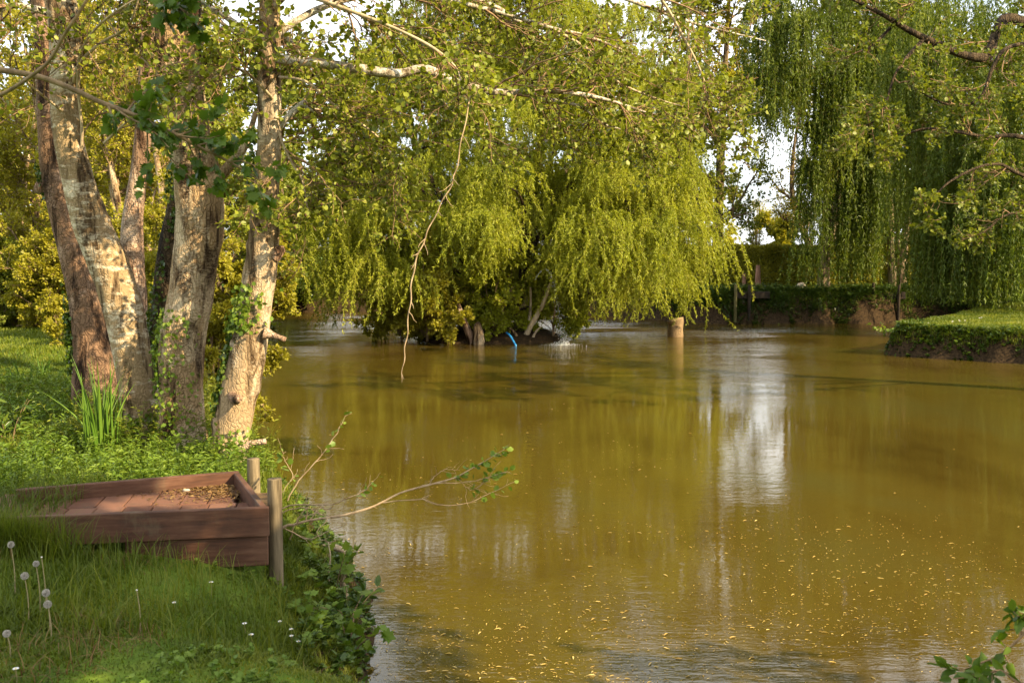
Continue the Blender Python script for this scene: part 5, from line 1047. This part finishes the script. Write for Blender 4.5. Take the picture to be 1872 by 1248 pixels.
tag(mk('splash', V, [(np.arange(n)[:, None, None] * 6 + of[None]).reshape(-1, 3)], M['foam'], base=sc_), 'white foaming splash where the water jet lands', 'splash')

# ------------------------------------------------------------------ far bank furniture
def hedge():
    base = np.array((14.0, 41.2, gz(14, 41.2))); root = thing('hedge', 'long clipped green hedge running along the far bank behind the willows', 'hedge', base)
    x0, x1, y0, y1 = 6.6, 24, 40.4, 42.2
    n = 95000; P = np.column_stack([U(x0, x1, n), np.zeros(n), np.zeros(n)]); f = U(0, 1, n)
    dep = np.abs(rng.normal(size=n)) * .14; top = base[2] + 1.68 + .07 * N1(P, 1.1)
    front = f < .6; P[:, 1] = np.where(front, y0 + dep, U(y0, y1, n)); P[:, 2] = np.where(front, base[2] + U(0, 1, n) * (top - base[2]), top - dep)
    bulge = .13 * N2(P, 1.6) + .10 * N3(P, 4); P[:, 1] += np.where(front, bulge, 0); P[:, 2] += np.where(front, 0, bulge * .6)
    nn_ = np.where(front[:, None], (0, -1., .4), (0, 0, 1.)) + rng.normal(size=(n, 3)) * .7
    mb = MB(); leaves(mb, P, rng.normal(size=(n, 3)), nn_, .075 * U(.6, 1.3, n), OVL, .6); mb.build('leaves', M['young'], root)  # yellow-green leaf; its brightness also stands in for sunlight missing here
    st = np.column_stack([U(x0, x1, 240), U(y0 + .35, y1 - .2, 240), np.full(240, base[2] - .1)]); k = 6
    S = st[:, None] + np.stack([np.cumsum(rng.normal(size=(240, k)) * .06, 1), np.cumsum(rng.normal(size=(240, k)) * .05, 1), np.tile(np.linspace(0, 1.55, k), (240, 1))], -1)
    V, Fl = tubes(S, np.full((240, k), .03), 4); mb = MB(); mb.add(V, Fl); Z = spawn(S, np.full((240, k), .02), 7, .3, .9, k=4, wob=.2, rmin=.008); V, Fl = tubes(Z[0], Z[1], 3); mb.add(V, Fl)
    mb.build('stems', M['bark_dark'], root)
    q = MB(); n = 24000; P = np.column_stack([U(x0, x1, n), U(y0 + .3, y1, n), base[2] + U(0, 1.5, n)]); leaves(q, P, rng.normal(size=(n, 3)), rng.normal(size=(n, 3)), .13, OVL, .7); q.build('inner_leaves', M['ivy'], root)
hedge()
M['rust'] = simple('reddish_timber', (.20, .10, .06), (.36, .20, .13), 9, (1, 1, .3))
M['mossy'] = simple('mossy_timber', (.07, .06, .02), (.16, .14, .05), 9, (1, 1, .3))
M['darkwood'] = simple('dark_wet_timber', (.012, .009, .006), (.05, .035, .02), 9, (1, 1, .3))
def slabpost(px, top, bot, wpx, d, mat, label, name='timber_post', tap=.75):
    b0 = at(px, bot, d); zt = at(px, top, d)[2]; zb = gz(b0[0], d) - .1; r = wpx / 2 / F * d; mb = MB()
    P = np.array([(b0[0], d, zb), (b0[0], d, (zb + zt) / 2), (b0[0], d, zt - .04), (b0[0], d, zt)]); V, Fl = trunk_mesh(P, np.array([r, r * .95, r * tap, r * tap * .6]), 8, .06, .05, int(px)); o = mk(name, V, Fl, M[mat], base=(b0[0], d, zb), smooth_=False); return tag(o, label, 'post')
slabpost(1385, 485, 529, 10, 39.4, 'rust', 'broad reddish post standing in front of the clipped hedge')
slabpost(1360, 500, 529, 8, 39.8, 'rust', 'shorter faded post half hidden in growth before the hedge')
def far_platform(px0, px1, pyt, d, label, posts):
    a = at(px0, pyt, d); b_ = at(px1, pyt, d); zt = a[2]; root = thing('fishing_platform', label, 'fishing platform', ((a[0] + b_[0]) / 2, d, zt - .2))
    mb = MB(); 
    nb = 5; dp = 1.3 / nb
    for i in range(nb): box(mb, (a[0], d + i * dp, zt - .05), (b_[0], d + (i + 1) * dp - .012, zt), 0, (0, 0, 0), .006)
    mb.build('deck', M['darkwood'], root, smooth_=False)
    mb = MB(); box(mb, (a[0] + .02, d - .045, zt - .24), (b_[0] - .02, d - .004, zt - .052), 0, (0, 0, 0), .006); mb.build('front_board', M['darkwood'], root, smooth_=False)
    mb = MB(); box(mb, (b_[0] - .055, d + .0, zt - .24), (b_[0] - .015, d + 1.25, zt - .053), 0, (0, 0, 0), .006); mb.build('side_board', M['darkwood'], root, smooth_=False)
    for (x, t, bo, mat, lab) in posts:
        P0 = at(x, t, d - .10); Q = np.array([(P0[0], d - .10, .05), (P0[0], d - .10, zt), (P0[0], d - .10, P0[2] - .03), (P0[0], d - .10, P0[2])]); V, Fl = trunk_mesh(Q, np.array([.055, .055, .052, .042]), 10, .08, .02, int(x)); tag(mk('timber_post', V, Fl, M[mat], base=(P0[0], d - .1, 0)), lab, 'post')
far_platform(1346, 1408, 533, 35.2, 'dark timber fishing platform on the far bank in front of the hedge', [(1345, 520, 560, 'mossy', 'pale mossy post at the outer corner of the far platform before the hedge'), (1370, 521, 560, 'darkwood', 'dark post in the middle of the far platform before the hedge')])
far_platform(1594, 1656, 534, 35.4, 'dark timber fishing platform below the twin-stemmed willow', [(1597, 517, 560, 'darkwood', 'dark post at the outer corner of the platform below the twin-stemmed willow'), (1644, 517, 560, 'darkwood', 'dark post at the inner side of the platform below the twin-stemmed willow')])
bp = at(1464, 531, 37.2); bp[2] = gz(bp[0], bp[1]) + .06
blob('boulder', bp, (.20, .16, .17), M['stone'], 'pale rounded boulder on the grass of the far bank', 'boulder', 5, .2)
bp = at(1700, 541, 35.6); bp[2] = gz(bp[0], bp[1]) + .03
blob('boulder', bp, (.26, .12, .07), M['stone'], 'flat pale stone beside the platform below the twin-stemmed willow', 'boulder', 9, .2)
stemplant('bramble', 'trailing bramble hanging off the tip of the green point', 'plant', (9.15, 24.2), 9, .40, 'weed', .07, 9, LOB, .85, 1.0, root_z=.42)

# ivy, stubs and knots sit on the trunk they grow on
for o in list(bpy.data.objects):
    st_ = o.name.split('.')[0]
    if st_ in ('ivy', 'stub') and o.parent is not None:
        tk = [c for c in o.parent.children if c.name.split('.')[0] == 'trunk']
        if tk: o.parent = tk[0]
